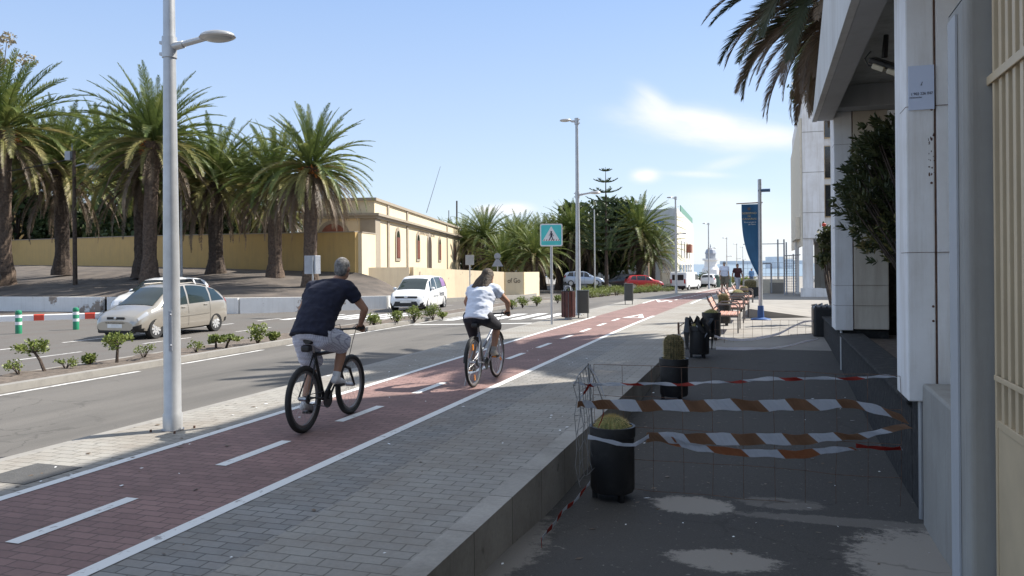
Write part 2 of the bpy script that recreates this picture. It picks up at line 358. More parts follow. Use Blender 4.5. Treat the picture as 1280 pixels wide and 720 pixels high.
# kerb of the pavement beside the road
strip('kerb',-6.62,-6.50,0.,'kerb',th=.3)
strip('pavement',-6.50,-5.47,0.,'paver')
strip('cycle_path',-5.47,-3.66,0.,'red')
strip('pavement_border',-3.66,-2.98,0.,'paver_dk',y1=18.)
strip('pavement_wide',-2.98,-1.98,0.,'paver',y1=18.)
strip('kerb_forecourt',-1.98,-1.80,.004,'kerbdark',y1=18.,th=.7)
strip('pavement_far',lambda y:-3.66+Cx(y),lambda y:-1.8+Cx(y),0.,'paver',y0=18.)
# forecourt below the pavement
def FZ(y): return -.42+.42*sstep(7.5,21,y)+.11*(1-sstep(4.8,7.0,y))
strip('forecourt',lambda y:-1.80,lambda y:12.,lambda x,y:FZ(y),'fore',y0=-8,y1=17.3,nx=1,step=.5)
strip('plaza',lambda y:-1.80+Cx(y),lambda y:70.,lambda x,y:FZ(y)+Lz(y),'plaza',y0=17.3,y1=150,nx=1,step=.5)
# median
strip('median_kerb',-11.78,-11.60,lambda x,y:-.14+Lz(y),'kerb',th=.3,y1=50)
strip('median_soil',-13.14,-11.78,lambda x,y:-.20+Lz(y)+.05*noise.noise(Vector((x*2,y*2,0))),'soil',nx=8,y1=50,step=.25)
strip('median_kerb',-13.28,-13.14,lambda x,y:-.21+Lz(y),'kerb',th=.2,y1=50)
# far median, bending to the right where the shrub bed widens
mb=MB();far=[(-13.1,50),(-11.3,50),(-10.2,56),(-8.8,64),(-7.6,72),(-12,80),(-16,72),(-14.5,60)]
nf=len(far);mb.add([(x,y,-.38+Lz(y)) for x,y in far]+[(x,y,-2.2) for x,y in far],[tuple(range(nf)),tuple(range(nf,2*nf))]+[(k,(k+1)%nf,nf+(k+1)%nf,nf+k) for k in range(nf)]);tag(mb.build('shrub_bed','soil'),kind='structure')
# painted lines ---------------------------------------------------
def line(x0,x1,y0,y1,zf,m='paint',name='road_marking'):
    return strip(name,x0,x1,zf,m,y0=y0,y1=y1,step=1.)
z4=lambda x,y:.004+Lz(y)
line(-5.50,-5.40,-8,25.6,z4);line(-3.72,-3.61,-8,26.3,z4)
line(-5.50,-5.40,34.5,50,z4);line(-3.46,-3.36,34.5,140,z4);line(-5.5,-5.4,60,140,z4)
for k in range(-3,50):
    y=3.8+2*k
    if y<24 or (35<y<95): line(-4.56,-4.45,y,y+1.0,z4)
# give-way triangles on the cycle path
def tri(cx,cy,w,l,s=1):
    mb=MB();P=[(cx-w/2,cy),(cx+w/2,cy),(cx,cy+l*s)];I=[(cx-w/2+.22,cy+.14*s),(cx+w/2-.22,cy+.14*s),(cx,cy+(l-.55)*s)]
    z=.004+Lz(cy);mb.add([(*p,z) for p in P]+[(*p,z) for p in I],[(0,1,4,3),(1,2,5,4),(2,0,3,5)]);tag(mb.build('road_marking','paint',fix=False),kind='structure')
tri(-4.05,25.2,.7,2.0,1);tri(-4.6,37.5,.7,1.9,-1)
zr=lambda x,y:Rz(x)+Lz(y)+.004
# edge line by the median, in worn stretches
for y0,y1 in((-8,5),(6,12.3),(13.4,16.2),(17.2,30)): line(-11.42,-11.30,y0,y1,zr,'paint_worn')
# stop line and zebra crossing over both carriageways
line(-11.2,-6.7,24.05,24.30,zr)
for k in range(6):
    x=-11.1+k*.82;line(x,x+.45,26.2,29.6,zr)
for k in range(8):
    x=-18.9+k*.72;line(x,x+.38,27.8+.0*k,31.5,zr)
for y in range(-6,140,4):
    if not 22<y<33: line(-16.55,-16.43,y,y+1.9,zr,'paint_worn')
line(-13.6,-13.48,-6,22,zr,'paint_worn')
for y in range(9,29,3): line(-19.4,-19.28,y,y+1.6,zr,'paint_worn')
# manhole slab
mb=MB();mb.cb(-6.12,-5.62,4.86,5.42,-.01,.005);tag(mb.build('manhole_cover',mat('slab_dark',(.075,.073,.07),.8,bump=.3,scale=10)),'dark square access cover set in the shaded pavers near the street lamp','access cover')
# sand patches on road
# ---------------------------------------------------------------- earth bank
front=[(-95,30.4,.2),(-60,30.5,.22),(-37.2,30.8,.25),(-30.8,31.1,.25),(-23.1,31.3,.22),(-18.1,36.1,.15),(-18.6,40,-.05),(-20,43.2,-.3),(-21.35,45.5,-.35)]
back=[(-110,69,2.3),(-85,62,2.3),(-66.6,56.4,2.1),(-50,50.6,1.9),(-38,46.8,1.7),(-30,44.2,1.5),(-23.1,41.9,1.35),(-22.9,43.4,.75),(-21.35,45.6,-.3)]
def bankpt(t,s):
    k=min(int(t),len(front)-2);f=t-k
    a=Vector(front[k]).lerp(Vector(front[k+1]),f);b=Vector(back[k]).lerp(Vector(back[k+1]),f)
    p=a.lerp(b,s);e=min(1,s*1.0)
    p.z=a.z+(b.z-a.z)*(1-(1-e)**1.6)+.09*noise.noise(Vector((p.x*.5,p.y*.5,0)))*min(1,4*s)*min(1,4*(1-s));return p
mb=MB();nt_,ns=96,24;vs=[bankpt(i*(len(front)-1)/nt_,j/ns) for i in range(nt_+1) for j in range(ns+1)]
mb.add(vs,[(i*(ns+1)+j,(i+1)*(ns+1)+j,(i+1)*(ns+1)+j+1,i*(ns+1)+j+1) for i in range(nt_) for j in range(ns)])
ob=mb.build('earth_bank','picon',smooth=True);tag(ob,kind='structure')
BANK=vs
def bz(x,y):
    return min(vs,key=lambda v:(v.x-x)**2+(v.y-y)**2).z
# land behind the walls
mb=MB();mb.add([(-24.3,43.9,1.4),(-66.6,56.5,1.95),(-120,72,2.1),(-120,170,1.5),(-40,170,-1.),(-33.5,90,.6),(-21.5,46,1.2)],[(0,1,2,3,4,5,6)][::-1]);tag(mb.build('terrain','picon'),kind='structure')
def wallrun(name,pts,th,label,cat,mat_,copmat=None,coph=.06,bottom=None):
    t=thing(name,label,cat,(0,0,0))
    mb=MB();mc=MB()
    for (a,b) in zip(pts[:-1],pts[1:]):
        A=Vector(a[:2]);B=Vector(b[:2]);d=(B-A).normalized();n=Vector((-d.y,d.x))*th/2
        A2=A-d*0.;B2=B+d*0.
        for q,(za0,za1,zb0,zb1,w) in((mb,(a[2],a[3],b[2],b[3],1.)),)+(((mc,(a[3],a[3]+coph,b[3],b[3]+coph,1.25)),) if copmat else ()):
            m=n*w
            vs=[(A2-m).to_3d()+Vector((0,0,za0)),(A2+m).to_3d()+Vector((0,0,za0)),(B2+m).to_3d()+Vector((0,0,zb0)),(B2-m).to_3d()+Vector((0,0,zb0)),
                (A2-m).to_3d()+Vector((0,0,za1)),(A2+m).to_3d()+Vector((0,0,za1)),(B2+m).to_3d()+Vector((0,0,zb1)),(B2-m).to_3d()+Vector((0,0,zb1))]
            q.add(vs,[(0,1,2,3),(4,5,6,7),(0,1,5,4),(1,2,6,5),(2,3,7,6),(3,0,4,7)])
    mb.build('wall_body',mat_,t)
    if copmat: mc.build('coping',copmat,t)
    return t
wallrun('low_wall',[(-95,30.3,-.5,.30),(-60,30.4,-.5,.30),(-37.2,30.7,-.5,.32),(-30.8,31.0,-.5,.32)],.3,'long low whitewashed wall behind the red and white kerb at the far left','low wall','white')
wallrun('low_wall',[(-30.4,31.0,-.5,.32),(-23.1,31.2,-.5,.30),(-18.05,35.9,-.5,.22),(-18.5,39.5,-.5,.12)],.3,'low flaking white wall curving behind the silver car and the navy shirted cyclist','low wall','white')
# low kerb wall in front of bank right part
wallrun('kerb_wall',[(-18.0,36.3,-.6,-.22),(-18.7,41,-.6,-.28),(-19.6,46,-.6,-.34),(-18.3,52,-.7,-.45),(-17.6,57.5,-.8,-.55),(-17.9,62,-.9,-.6)],.35,'low pale kerb at the foot of the cream wall behind the white car','kerb','kerb')
# red and white kerb
t=thing('striped_kerb','low kerb painted in red and white blocks behind the green posts','kerb')
mw=MB();mr=MB();A=Vector((-34,21.6));B=Vector((-24.0,26.6))
A=gat(-60,404,-.42).xy;B=gat(152,397,-.42).xy;d=(B-A).normalized();Lk=(B-A).length
for k in range(11):
    a=A+d*Lk*k/11;b=A+d*Lk*(k+1)/11;q=mb
    a0=k/11;a1=(k+1)/11
reds=[((157)/4,(220)/4),((413)/4,(471)/4)]
mw.box(((A.x+B.x)/2,(A.y+B.y)/2,-.32),(Lk,.3,.28),rz=math.atan2(d.y,d.x));mw.build('kerb_body','whitep',t,bevel=.03)
for a,b in((-38,-22),(39.5,55),(103,118)):
    pa=gat(a,402,-.42).xy;pb=gat(b,401,-.42).xy;ta=(pa-A).dot(d);tb=(pb-A).dot(d)
    m=MB();c=A+d*(ta+tb)/2;m.box((c.x,c.y,-.317),(tb-ta,.308,.29),rz=math.atan2(d.y,d.x));m.build('red_block','redp',t,bevel=.03)
strip('verge',lambda y:-60,lambda y:-24,-.40,'picon',y0=27.0,y1=30.8)
# yellow boundary wall
wallrun('boundary_wall',[(-110,69,1.6,4.5),(-66.6,56.4,1.6,4.35),(-45,49.2,1.3,4.1),(-22.95,42.0,.9,3.70)],.3,'long ochre boundary wall behind the palms left of the cream building','wall','yellowwall','stonetrim')
t=wallrun('boundary_wall',[(-22.85,42.1,.9,3.68),(-23.45,45.0,.9,3.70)],.3,'short sunlit return of the ochre wall meeting the cream building','wall','creamwall','stonetrim')
# ---------------------------------------------------------------- cream building
P0=Vector((-23.4,45.1,0));P1=Vector((-33.3,84.9,0));dv=(P1-P0).normalized();LB=(P1-P0).length
ang=math.atan2(dv.y,dv.x)
bt=thing('neoclassical_building','long single storey cream building with arched windows and a tall arched door','building',(P0.x,P0.y,0),ang)
def tpx(px):  # distance along the facade seen at pixel column px
    r=at(px,331,1)-Vector((0,0,H));r.z=0
    # P0+dv*t = r*s
    den=dv.x*r.y-dv.y*r.x;return (r.x*P0.y-r.y*P0.x)/-den*-1 if False else -(P0.x*r.y-P0.y*r.x)/den
zt=5.95;zb=0.5
W=MB();W.cb(0,LB,0,4.6,zb,zt);W.build('wall','creamwall',bt)
mb=MB();mb.cb(-.12,LB+.12,-.14,0.,zt-.14,zt+.04);mb.cb(-.14,0,-.14,4.7,zt-.14,zt+.04);mb.build('parapet_coping','stonetrim',bt)
mb=MB();mb.cb(-.2,LB+.2,-.34,-.02,4.86,5.02);mb.cb(-.12,LB+.12,-.2,-.02,4.70,4.858);mb.cb(-.30,-.02,-.338,4.7,4.86,5.02);mb.cb(-.2,-.02,-.2,4.7,4.70,4.858);mb.build('cornice','stonetrim',bt)
mb=MB();mb.cb(-.06,1.3,-.07,-.02,zb,4.7);mb.cb(-.07,-.02,-.06,.9,zb,4.7);mb.build('quoin','stonetrim',bt)
for px in(485,509,559,573.5):
    t_=tpx(px);mb=MB();mb.cb(t_-.25,t_+.25,-.08,-.02,zb,4.7);mb.cb(t_-.25,t_+.25,-.08,-.02,5.02,zt-.14);mb.build('pilaster','stonetrim',bt)
def arch(cx,w,z0,z1,n=10):
    r=w/2;return [(cx-r,z0),(cx+r,z0)]+[(cx+r*math.cos(PI*k/n),z1-r+r*math.sin(PI*k/n)) for k in range(n+1)]
for px in(497,522.3,549.3,568):
    t_=tpx(px);fr=MB();fr.prism(arch(t_,1.65,2.05,4.45),-.07,-.02,plane='xz');f=fr.build('window','stonetrim',bt)
    pn=MB();pn.prism(arch(t_,1.1,2.25,4.2),-.085,-.03,plane='xz');pn.build('pane','darkglass',f)
    sh=MB()
    for q in(-.28,.28): sh.prism([(t_+q-.19,2.28),(t_+q+.19,2.28),(t_+q+.19,3.72),(t_+q-.19,3.72)],-.11,-.087,plane='xz')
    sh.build('shutter','windowred',f)
t_=tpx(536.5);fr=MB();fr.prism(arch(t_,2.2,1.2,4.55),-.07,-.02,plane='xz');f=fr.build('door','stonetrim',bt)
pn=MB();pn.prism(arch(t_,1.7,1.2,4.25),-.09,-.03,plane='xz');pn.build('door_leaf','doordark',f)
text('CENTRO DE ARRECIFE','lettering',.42,'stonetrim',bt,(tpx(534),-.03,4.72-.42),(PI/2,0,0),ext=.01,sx=1.9)
# arched window in the end wall
mb=MB();mb.prism([(a,b) for a,b in arch(0,1.5,3.95,4.85)],-.06,-.02,plane='yz')
ew=MB()
def archy(cy,w,z0,z1): return arch(cy,w,z0,z1)
cy=2.6
e=MB();e.prism(arch(cy,2.1,3.2,4.62),-.06,-.02,plane='yz');f=e.build('window','stonetrim',bt);e=MB();e.prism(arch(cy,1.6,3.2,4.4),-.09,-.03,plane='yz');e.build('pane','windowred',f)
# low cream wall with peeling foot
wallrun('low_wall',[(-23.2,43.4,.3,1.62),(-21.35,45.6,-.6,1.62)],.28,'shaded low cream wall with peeling plaster beside the earth bank','low wall','creampeel')
wallrun('low_wall',[(-21.2,45.75,-.8,1.62),(-20.5,51,-.8,1.42),(-18.95,57.0,-.9,1.18)],.28,'sunlit low cream wall with crumbling foot behind the white car','low wall','creampeel')
mb=wallrun('low_wall',[(-18.85,57.2,-.9,1.15),(-17.75,58.2,-.9,1.15),(-18.2,64,-.9,1.1)],.28,'end block of the low cream wall with dark lettering near the palm grove','low wall','creamwall')
text('of Go','graffiti',.5,'doordark',mb,(-18.22,57.55,.35),(PI/2,0,R(42)),sx=.9)
# guy pole / thin leaning mast on the roof
mm=MB();a=at(533,266,70);b=at(550.5,208,70);mm.cyl(a,b,.035,.02,6);tag(mm.build('mast','poleb'),'thin mast leaning from the roof of the cream building','mast')
for i,(px,ty,lab) in enumerate(((571,251,'taller dark post rising behind the far end of the cream building'),(561,263,'short thin post rising behind the far end of the cream building'))):
    mm=MB();mm.cyl(at(px,345,96),at(px,ty,96),.1 if i==0 else .05,None,6);tag(mm.build('post','barkd'),lab,'post',)
# houses behind the left wall
def house(name,label,px0,px1,ty,Z,mat_,depth=8,wins=(),base=1.5,extra=None):
    a=at(px0,ty,Z);b=at(px1,ty,Z);d=(b-a);w=d.xy.length;an=math.atan2(d.y,d.x)
    t=thing(name,label,'building',(a.x,a.y,base),an)
    mb=MB();mb.cb(0,w,0,depth,0,a.z-base);mb.build('wall',mat_,t)
    mb=MB();mb.cb(-.1,w+.1,-.1,depth+.1,a.z-base,a.z-base+.18);mb.build('roof_parapet','fascia',t)
    for (u0,u1,v0,v1) in wins:
        h=a.z-base;m=MB();m.cb(w*u0,w*u1,-.06,-.02,h*v0,h*v1);f=m.build('window','whitep',t);m=MB();m.cb(w*u0+.08,w*u1-.08,-.08,-.03,h*v0+.08,h*v1-.08);m.build('pane','darkglass',f)
    return t
house('house','orange ochre house seen over the wall at the far left',-60,38,262,88,'yellowwall',wins=((.2,.3,.4,.7),))
house('house','pale sandstone coloured house seen over the wall between two palm trunks',41,72,266,84,'creamwall',wins=((.3,.5,.55,.8),))
house('house','white house with a dark window seen over the wall beside the old lamp post',96,182,274,92,'whitep',wins=((.1,.3,.45,.75),(.6,.75,.45,.8)))
# ---------------------------------------------------------------- white block beyond the trees (left side of the street)
t=thing('white_building','white flat roofed building with blue lettering behind the palms down the street','building')
zc=-1.2
c0=at(846.5,330,98);c1=at(867,330,140);c2=at(790,330,103);a0=c0.xy;dR=(c1.xy-a0).normalized();dL=(c2.xy-a0).normalized()
def quadwall(mb,A,B,z0,z1,th,mi=0):
    A=Vector(A);B=Vector(B);d=(B-A).normalized();n=Vector((d.y,-d.x))*th
    vs=[];
    for z in(z0,z1): vs+=[(*A,z),(*B,z),(*(B+n),z),(*(A+n),z)]
    mb.add(vs,[(0,1,2,3),(4,5,6,7),(0,1,5,4),(1,2,6,5),(2,3,7,6),(3,0,4,7)],mi)
ht=at(846,260,98).z
mb=MB();P=[tuple(a0),tuple(a0+dR*42),tuple(a0+dR*42+dL*20),tuple(a0+dL*20)];mb.prism(P,zc,ht);mb.build('wall','fascia',t)
lenR=42
def on_right(s,z,off=.05): q=a0+dR*s;n=Vector((dR.y,-dR.x))*off;return (q.x+n.x,q.y+n.y,z)
def rbox(s0,s1,z0,z1,name,m,off=.06,par=None):
    mb=MB();A=a0+dR*s0;B=a0+dR*s1;quadwall(mb,A,B,z0,z1,off);return mb.build(name,m,par or t)
M['cream2']=mat('cream_plaster',(.70,.64,.52),.8,var=.06)
rbox(.2,41.8,zc,ht-.6,'sunlit_plaster','cream2',.03)
for s in(7,14,21,28): 
    f=rbox(s,s+1.6,ht-6.2,ht-3.6,'window','fascia',.09);rbox(s+.2,s+1.4,ht-6.0,ht-3.8,'pane','darkglass',.12,f)
for s in(3,10,17,24,31): 
    f=rbox(s,s+4.5,ht-10+1.2,ht-10+3.2,'window','fascia',.09);rbox(s+.2,s+4.3,ht-8.6,ht-7.0,'pane','darkglass',.12,f)
rbox(1,41,ht-9.6,ht-9.2,'balcony_slab','fascia',1.0);rbox(20,25,ht-5.2,ht-4.0,'balcony','windowred',.7)
rbox(8,41,ht+.02,ht+.9,'roof_rail',mat('green_netting',(.12,.25,.2),.8),-.1)
M['blue']=mat('blue_lettering',(.05,.2,.6),.5)
q=a0+dL*3.2;mb=MB()
for k_ in range(11):
    if k_!=7: c_=a0+dL*(2.+.42*k_)+Vector((0,-.12));mb.box((c_.x,c_.y,ht-1.7+.05*(k_%3)),(.26,.06,.34+.12*(k_%2)),rz=math.atan2(dL.y,dL.x))
mb.build('lettering','blue',t)
mb=MB();q=a0+dL*9+dR*4;mb.ball((q.x,q.y,ht+.9),(.9,.9,.5));mb.ball((q.x+2.5,q.y,ht+.7),(.7,.7,.6));mb.build('roof_tank','fascia',t)
house('beach_wall','plain cream garden wall behind the red car',826,848,341,92,'cream2',depth=.4,base=-1.3)
# ---------------------------------------------------------------- white modern building on the right, far
t=thing('office_block','tall white panelled office block with recessed strip windows down the street on the right','building',(0,0,0))
y0=46.5;x0=1.62;tz=11.0
mb=MB();mb.cb(x0+.25,x0+1.36,y0,y0+18,3.0,tz);mb.cb(x0+1.98,x0+30,y0+.0,y0+18,3.0,tz);mb.cb(x0+1.36,x0+1.98,y0+.35,y0+18,3.0,tz)
mb.build('wall','panel',t)
mb=MB()
for zz in(2.99,4.4,6.6,8.8): mb.cb(x0+.24,x0+1.35,y0-.012,y0-.004,zz,zz+.03)
for k in range(1,8): mb.cb(x0+2.9,x0+12,y0-.012,y0-.004,3+k*1.05,3.02+k*1.05)
mb.build('panel_joint','conc',t)
for zz in(4.2,6.3,8.5):
    m=MB();m.cb(x0+1.38,x0+1.96,y0+.26,y0+.345,zz-.05,zz+1.75);f=m.build('window','gate',t);m=MB();m.cb(x0+1.42,x0+1.92,y0+.22,y0+.255,zz,zz+1.7);m.build('pane','darkglass',f)
mb=MB();mb.cb(x0+.13,x0+.24,y0+.1,y0+18,2.6,tz-1.4);mb.build('side_fin','cream2',t)
mb=MB();mb.cb(x0-.12,x0+.12,y0+.3,y0+8,3.0,4.2);mb.build('balcony','cream2',t)
for q_ in((x0+.24,x0+.78,y0+.05,y0+.7),(x0+.0,x0+.22,y0+5,y0+5.5),(x0+3,x0+3.6,y0+5,y0+5.5)): mb=MB();mb.cb(*q_,-.2,3.0);mb.build('pillar','panel',t)
mb=MB();mb.cb(x0+1.3,x0+26,y0+9,y0+9.3,-.3,3.0);mb.build('rear_wall','conc',t)
mb=MB();mb.cb(x0+1.4,x0+1.9,y0+.5,y0+1,11,11.8);mb.build('roof_box','conc',t)
mb=MB();mb.cb(x0+.9,x0+3.2,y0+3,y0+6,tz,tz+.9);mb.build('roof_plant_room','conc',t)
mb=MB();mb.cb(x0+1.2,x0+12,y0-.5,y0+.0,-.3,.28);mb.prism([(x0+.1,y0-.5),(x0+1.2,y0-.5),(x0+1.2,y0),(x0+.1,y0)],-.3,.30);tag(mb.build('low_wall','panel'),'low whitish wall along the foot of the tall white office block','low wall')
# ---------------------------------------------------------------- fence and gate at the end of the plaza
f0=gat(957,361,0);f1=gat(984,361,0)
t=thing('boundary_fence','beige low wall topped with mesh fencing beyond the banner pole','fence')
mb=MB();mb.cb(-1.6,1.1,58,58.25,-.8,.55);mb.build('wall_body','cream2',t)
mb=MB();mb.cb(.15,1.1,56.6,56.8,-.6,.35);mb.build('wall_pier','plaza',t)
def mesh_panel(mb,x0,x1,z0,z1,y,dx,dz,r):
    n=max(1,int((x1-x0)/dx));m=max(1,int((z1-z0)/dz))
    for i in range(n+1): mb.tube([(x0+(x1-x0)*i/n,y,z0),(x0+(x1-x0)*i/n,y,z1)],r,4)
    for j in range(m+1): mb.tube([(x0,y,z0+(z1-z0)*j/m),(x1,y,z0+(z1-z0)*j/m)],r,4)
mb=MB();mesh_panel(mb,-1.6,1.1,.55,1.7,58.1,.3,.3,.008);mb.build('mesh','wire',t)
mb=MB()
for x in(-1.6,-.6,.7,1.1): mb.cyl((x,58.1,-.4),(x,58.1,3.3 if x>.6 else 1.9),.05,None,6)
mb.cyl((-1.6,58.1,3.0),(1.1,58.1,3.0),.03,None,6);mb.build('post','poleb',t)
mb=MB()
for (x,h) in((-.35,1.65),(.25,1.65)): mb.cyl((x,56,-.3),(x,56,h),.05,None,6)
mb.cyl((-.35,56,1.65),(.25,56,1.65),.05,None,6);tag(mb.build('hoop_frame','poleb'),'dark square tube frame standing before the mesh fence','frame')
t=thing('mesh_gate','tall grey mesh gate ajar beside the office block','gate',(.95,49.5,0))
mb=MB();
for x in(0,.12,.5): mb.cyl((x,0,-.2),(x,.2,2.9 if x<.2 else 2.2),.04,None,6)
mb.cyl((0,0,2.1),(.9,.3,2.15),.03,None,6);mb.build('frame','poleb',t)
mb=MB()
for k in range(7): mb.cyl((.1*k,.03*k,-.1),(.1*k,.03*k,2.1),.008,None,4)
for k in range(14): mb.cyl((0,0,.15*k),(.7,.2,.15*k),.008,None,4)
mb.build('mesh','wire',t)
# city on the horizon and the white tower at the end of the street
for (px0,px1,ty,Z,lab) in((962,974,321,600,'hazy tower block far off on the horizon, leftmost of the two behind the mesh fence'),(974,986,324,640,'hazy lower block far off on the horizon behind the mesh fence')):
    a=at(px0,ty,Z);b=at(px1,ty,Z);mb=MB();mb.box(((a.x+b.x)/2,(a.y+b.y)/2,(a.z-3)/2),((b-a).length,20,a.z+3),rz=TH)
    tag(mb.build('apartment_block',mat('haze_block',(.80,.82,.84),.9,var=.1,scale=.2)),lab,'building')  # distance haze is put into the pale base colour
a=at(905,323.5,1500);b=at(1000,325,1500)
mb=MB();mb.box(((a.x+b.x)/2,(a.y+b.y)/2,2),((b-a).length,60,6.5),rz=TH);tag(mb.build('headland',mat('haze_land',(.76,.78,.80),.9)),kind='structure')  # pale base colour carries the haze of distance
tb=at(888.5,352,190);t=thing('white_tower','small white tower with a dark dome at the far end of the street','tower',(tb.x,tb.y,-2))
mb=MB();mb.lathe([(2.2,0),(2.0,2.2),(1.5,2.8),(1.4,4.2),(1.9,4.4),(1.9,4.8),(1.2,4.8)],16);mb.build('tower_body','whitep',t)
mb=MB();mb.lathe([(1.15,4.8),(1.2,5.9),(1.35,6.0),(1.0,6.9),(.15,7.4),(.05,8.2)],12);mb.build('dome','poleb',t)
# ================================================================ RIGHT-HAND BUILDING
def part_box(t,name,m,*b,bevel=0):
    mb=MB();mb.cb(*b);return mb.build(name,m,t,bevel=bevel)
BX=1.06
t=thing('concrete_building','large concrete building with an overhanging canopy lining the right side','building',(0,0,0))
part_box(t,'wall','panel2',3.3,14,-6,16.2,-.5,11.2)
part_box(t,'shadow_block','panel2',5.8,14,16.2,24.8,-.5,11.0)  # unseen block added as occluder for the end of the building shadow
part_box(t,'unseen_upper_storey','fascia',2.6,3.3,-6,16.2,6.2,11.2)  # unseen mass, height set to place the building's shadow edge
part_box(t,'dark_gap_wall','lava',1.985,3.3,15.85,16.15,-.5,1.9)  # added dark wall, keeps the see-through gap beside the far column dark
part_box(t,'recess_upper_wall','panel2',1.985,3.3,15.85,16.15,1.9,4.68)
# canopy: fascia and beams
def xzrun(poly,y0,y1,ytop0=None,ytop1=None): pass
mb=MB()
zl=4.2;zu=6.1
def yend(z): return 15.2-(z-zl)*2.7
prof=[(.78,zl),(.86,zl),(.86,zu),(.78,zu)]
v=[];
for (x,z) in prof: v.append((x,-6,z))
for (x,z) in prof: v.append((x,yend(z),z))
mb.add(v,[(0,1,2,3),(4,5,6,7),(0,1,5,4),(1,2,6,5),(2,3,7,6),(3,0,4,7)]);mb.build('canopy_fascia','fascia',t)
mb=MB();mb.cb(.86,1.12,-6,15.15,zl+.003,zl+.5);mb.build('canopy_edge_beam','conclight',t,bevel=.015)
mb=MB();mb.cb(1.12,2.2,14.6,15.15,zl+.12,zl+.5);mb.build('canopy_end_beam','conclight',t,bevel=.015)
mb=MB();mb.cb(.87,3.3,-6,15.1,zl+.5,zl+.62);mb.build('canopy_soffit','soffit',t)
mb=MB();mb.prism([(-6,zl+.62),(yend(zl+.62)-.05,zl+.62),(yend(zu)-.05,zu),(-6,zu)],.87,3.3,plane='yz');mb.build('canopy_roof','fascia',t)
def column(y,x0,x1,dep,zb,ztop,seams,split,lab):
    c=thing('column',lab,'column',(x0,y,0),0)
    w=x1-x0
    m=MB();m.cb(0,split-.006,0,dep,zb,ztop);m.build('cladding_panel','panel',c,bevel=.012)
    m=MB();m.cb(split+.006,w,0.006,dep,zb+.02,ztop);m.build('cladding_panel','panel2' if y>10 else 'panel',c,bevel=.012)
    m=MB();m.cb(split-.006,split+.006,.006,.05,zb+.05,ztop);m.build('rusty_seam','rust',c)
    m=MB()
    for z in seams: m.cb(-.002,w,-.002,dep*.5,z,z+.004)
    m.build('panel_joint','rust',c)
    m=MB();m.cb(.12,w,.08,dep,-.5,zb);m.build('column_core','lava',c)
    m=MB();m.cyl((.10,.05,-.45),(.10,.05,zb+.02),.022,None,10);m.build('drain_pipe','pole',c)
    return c
cn=column(7.28,1.10,2.10,.6,.555,zl+.498,(1.71-.05*7+.42,2.98),.215,'white clad concrete column with phone notice, nearest to the camera')
cn['label']='white clad column with phone number notice and rusty seam beside the concrete pillar'
cf=column(15.0,1.12,1.98,.8,.52,zl+.118,(1.3,.95,3.75,2.3),.30,'pale clad column under the far end of the canopy behind the dark shrub')
# rust bolts
m=MB()
for (x,z) in((.19,2.95),(.185,2.35),(.19,1.34),(.19,1.22)): m.ball((x,-.002,z),(.010,.005,.010),8,6)
m.build('rust_spot','rust',cn)
m=MB();r_=random.Random(3)
for k in range(26): m.ball((.165+r_.random()**2*.05,-.001,2.40+r_.random()*.35),(.002+.006*r_.random()**2,.002,.003+.012*r_.random()**2),7,5)
m.build('rust_speckle','rust',cn)
# notice
M['notice']=mat('notice_white',(.60,.66,.80),.5,var=.02)
def aty(px,py,y):
    r=at(px,py,1);return at(px,py,y/r.y)
a=aty(1135.5,83,7.26);b=aty(1168,136,7.26)
nt_=thing('notice','white notice board with a telephone number fixed to the white column','sign',(a.x,7.26,b.z))
w=b.x-a.x;h=a.z-b.z
m=MB();m.cb(0,w,0,.012,0,h);m.build('board','notice',nt_)
M['ink']=mat('dark_ink',(.02,.025,.05),.6)
text('( 902 226 047','lettering',w*.158,'ink',nt_,(w*.52,-.002,h*.335),(PI/2,0,0),ext=.001,sx=.95)
text('INFORMACIÓN','lettering',w*.07,'ink',nt_,(w*.27,-.002,h*.265),(PI/2,0,0),ext=.001,sx=1.)
m=MB();m.prism([(w*.5,h*.56),(w*.55,h*.62),(w*.54,h*.63),(w*.5,h*.59)],-.002,-.001,plane='xz');m.prism([(w*.47,h*.55),(w*.53,h*.55),(w*.53,h*.57),(w*.47,h*.565)],-.002,-.001,plane='xz');m.build('emblem','ink',nt_)
# floodlight
fl=at(1108,82,9.4);fl=Vector(fl)
t2=thing('floodlight','twin lamp floodlight hanging under the canopy beside the white column','floodlight',fl,R(-20))
m=MB();m.cyl((.0,0,.36),(-.02,0,.10),.03,.035,8);m.build('bracket','black',t2)
m=MB();m.box((.02,0,0),(.42,.2,.07),rot=Euler((R(15),R(28),0)));m.build('housing','black',t2,bevel=.02)
m=MB();m.box((-.06,-.05,-.02),(.14,.16,.06),rot=Euler((R(15),R(28),0)));m.box((.1,-.05,-.10),(.14,.16,.06),rot=Euler((R(15),R(28),0)));m.build('lamp_glass',mat('lamp_glass_cream',(.55,.5,.38),.2),t2,bevel=.01)
m=MB();m.tube([(-.17,0,.2),(-.24,0,.12),(-.2,0,.03),(-.12,0,.02)],.008,6);m.build('cable','black',t2)
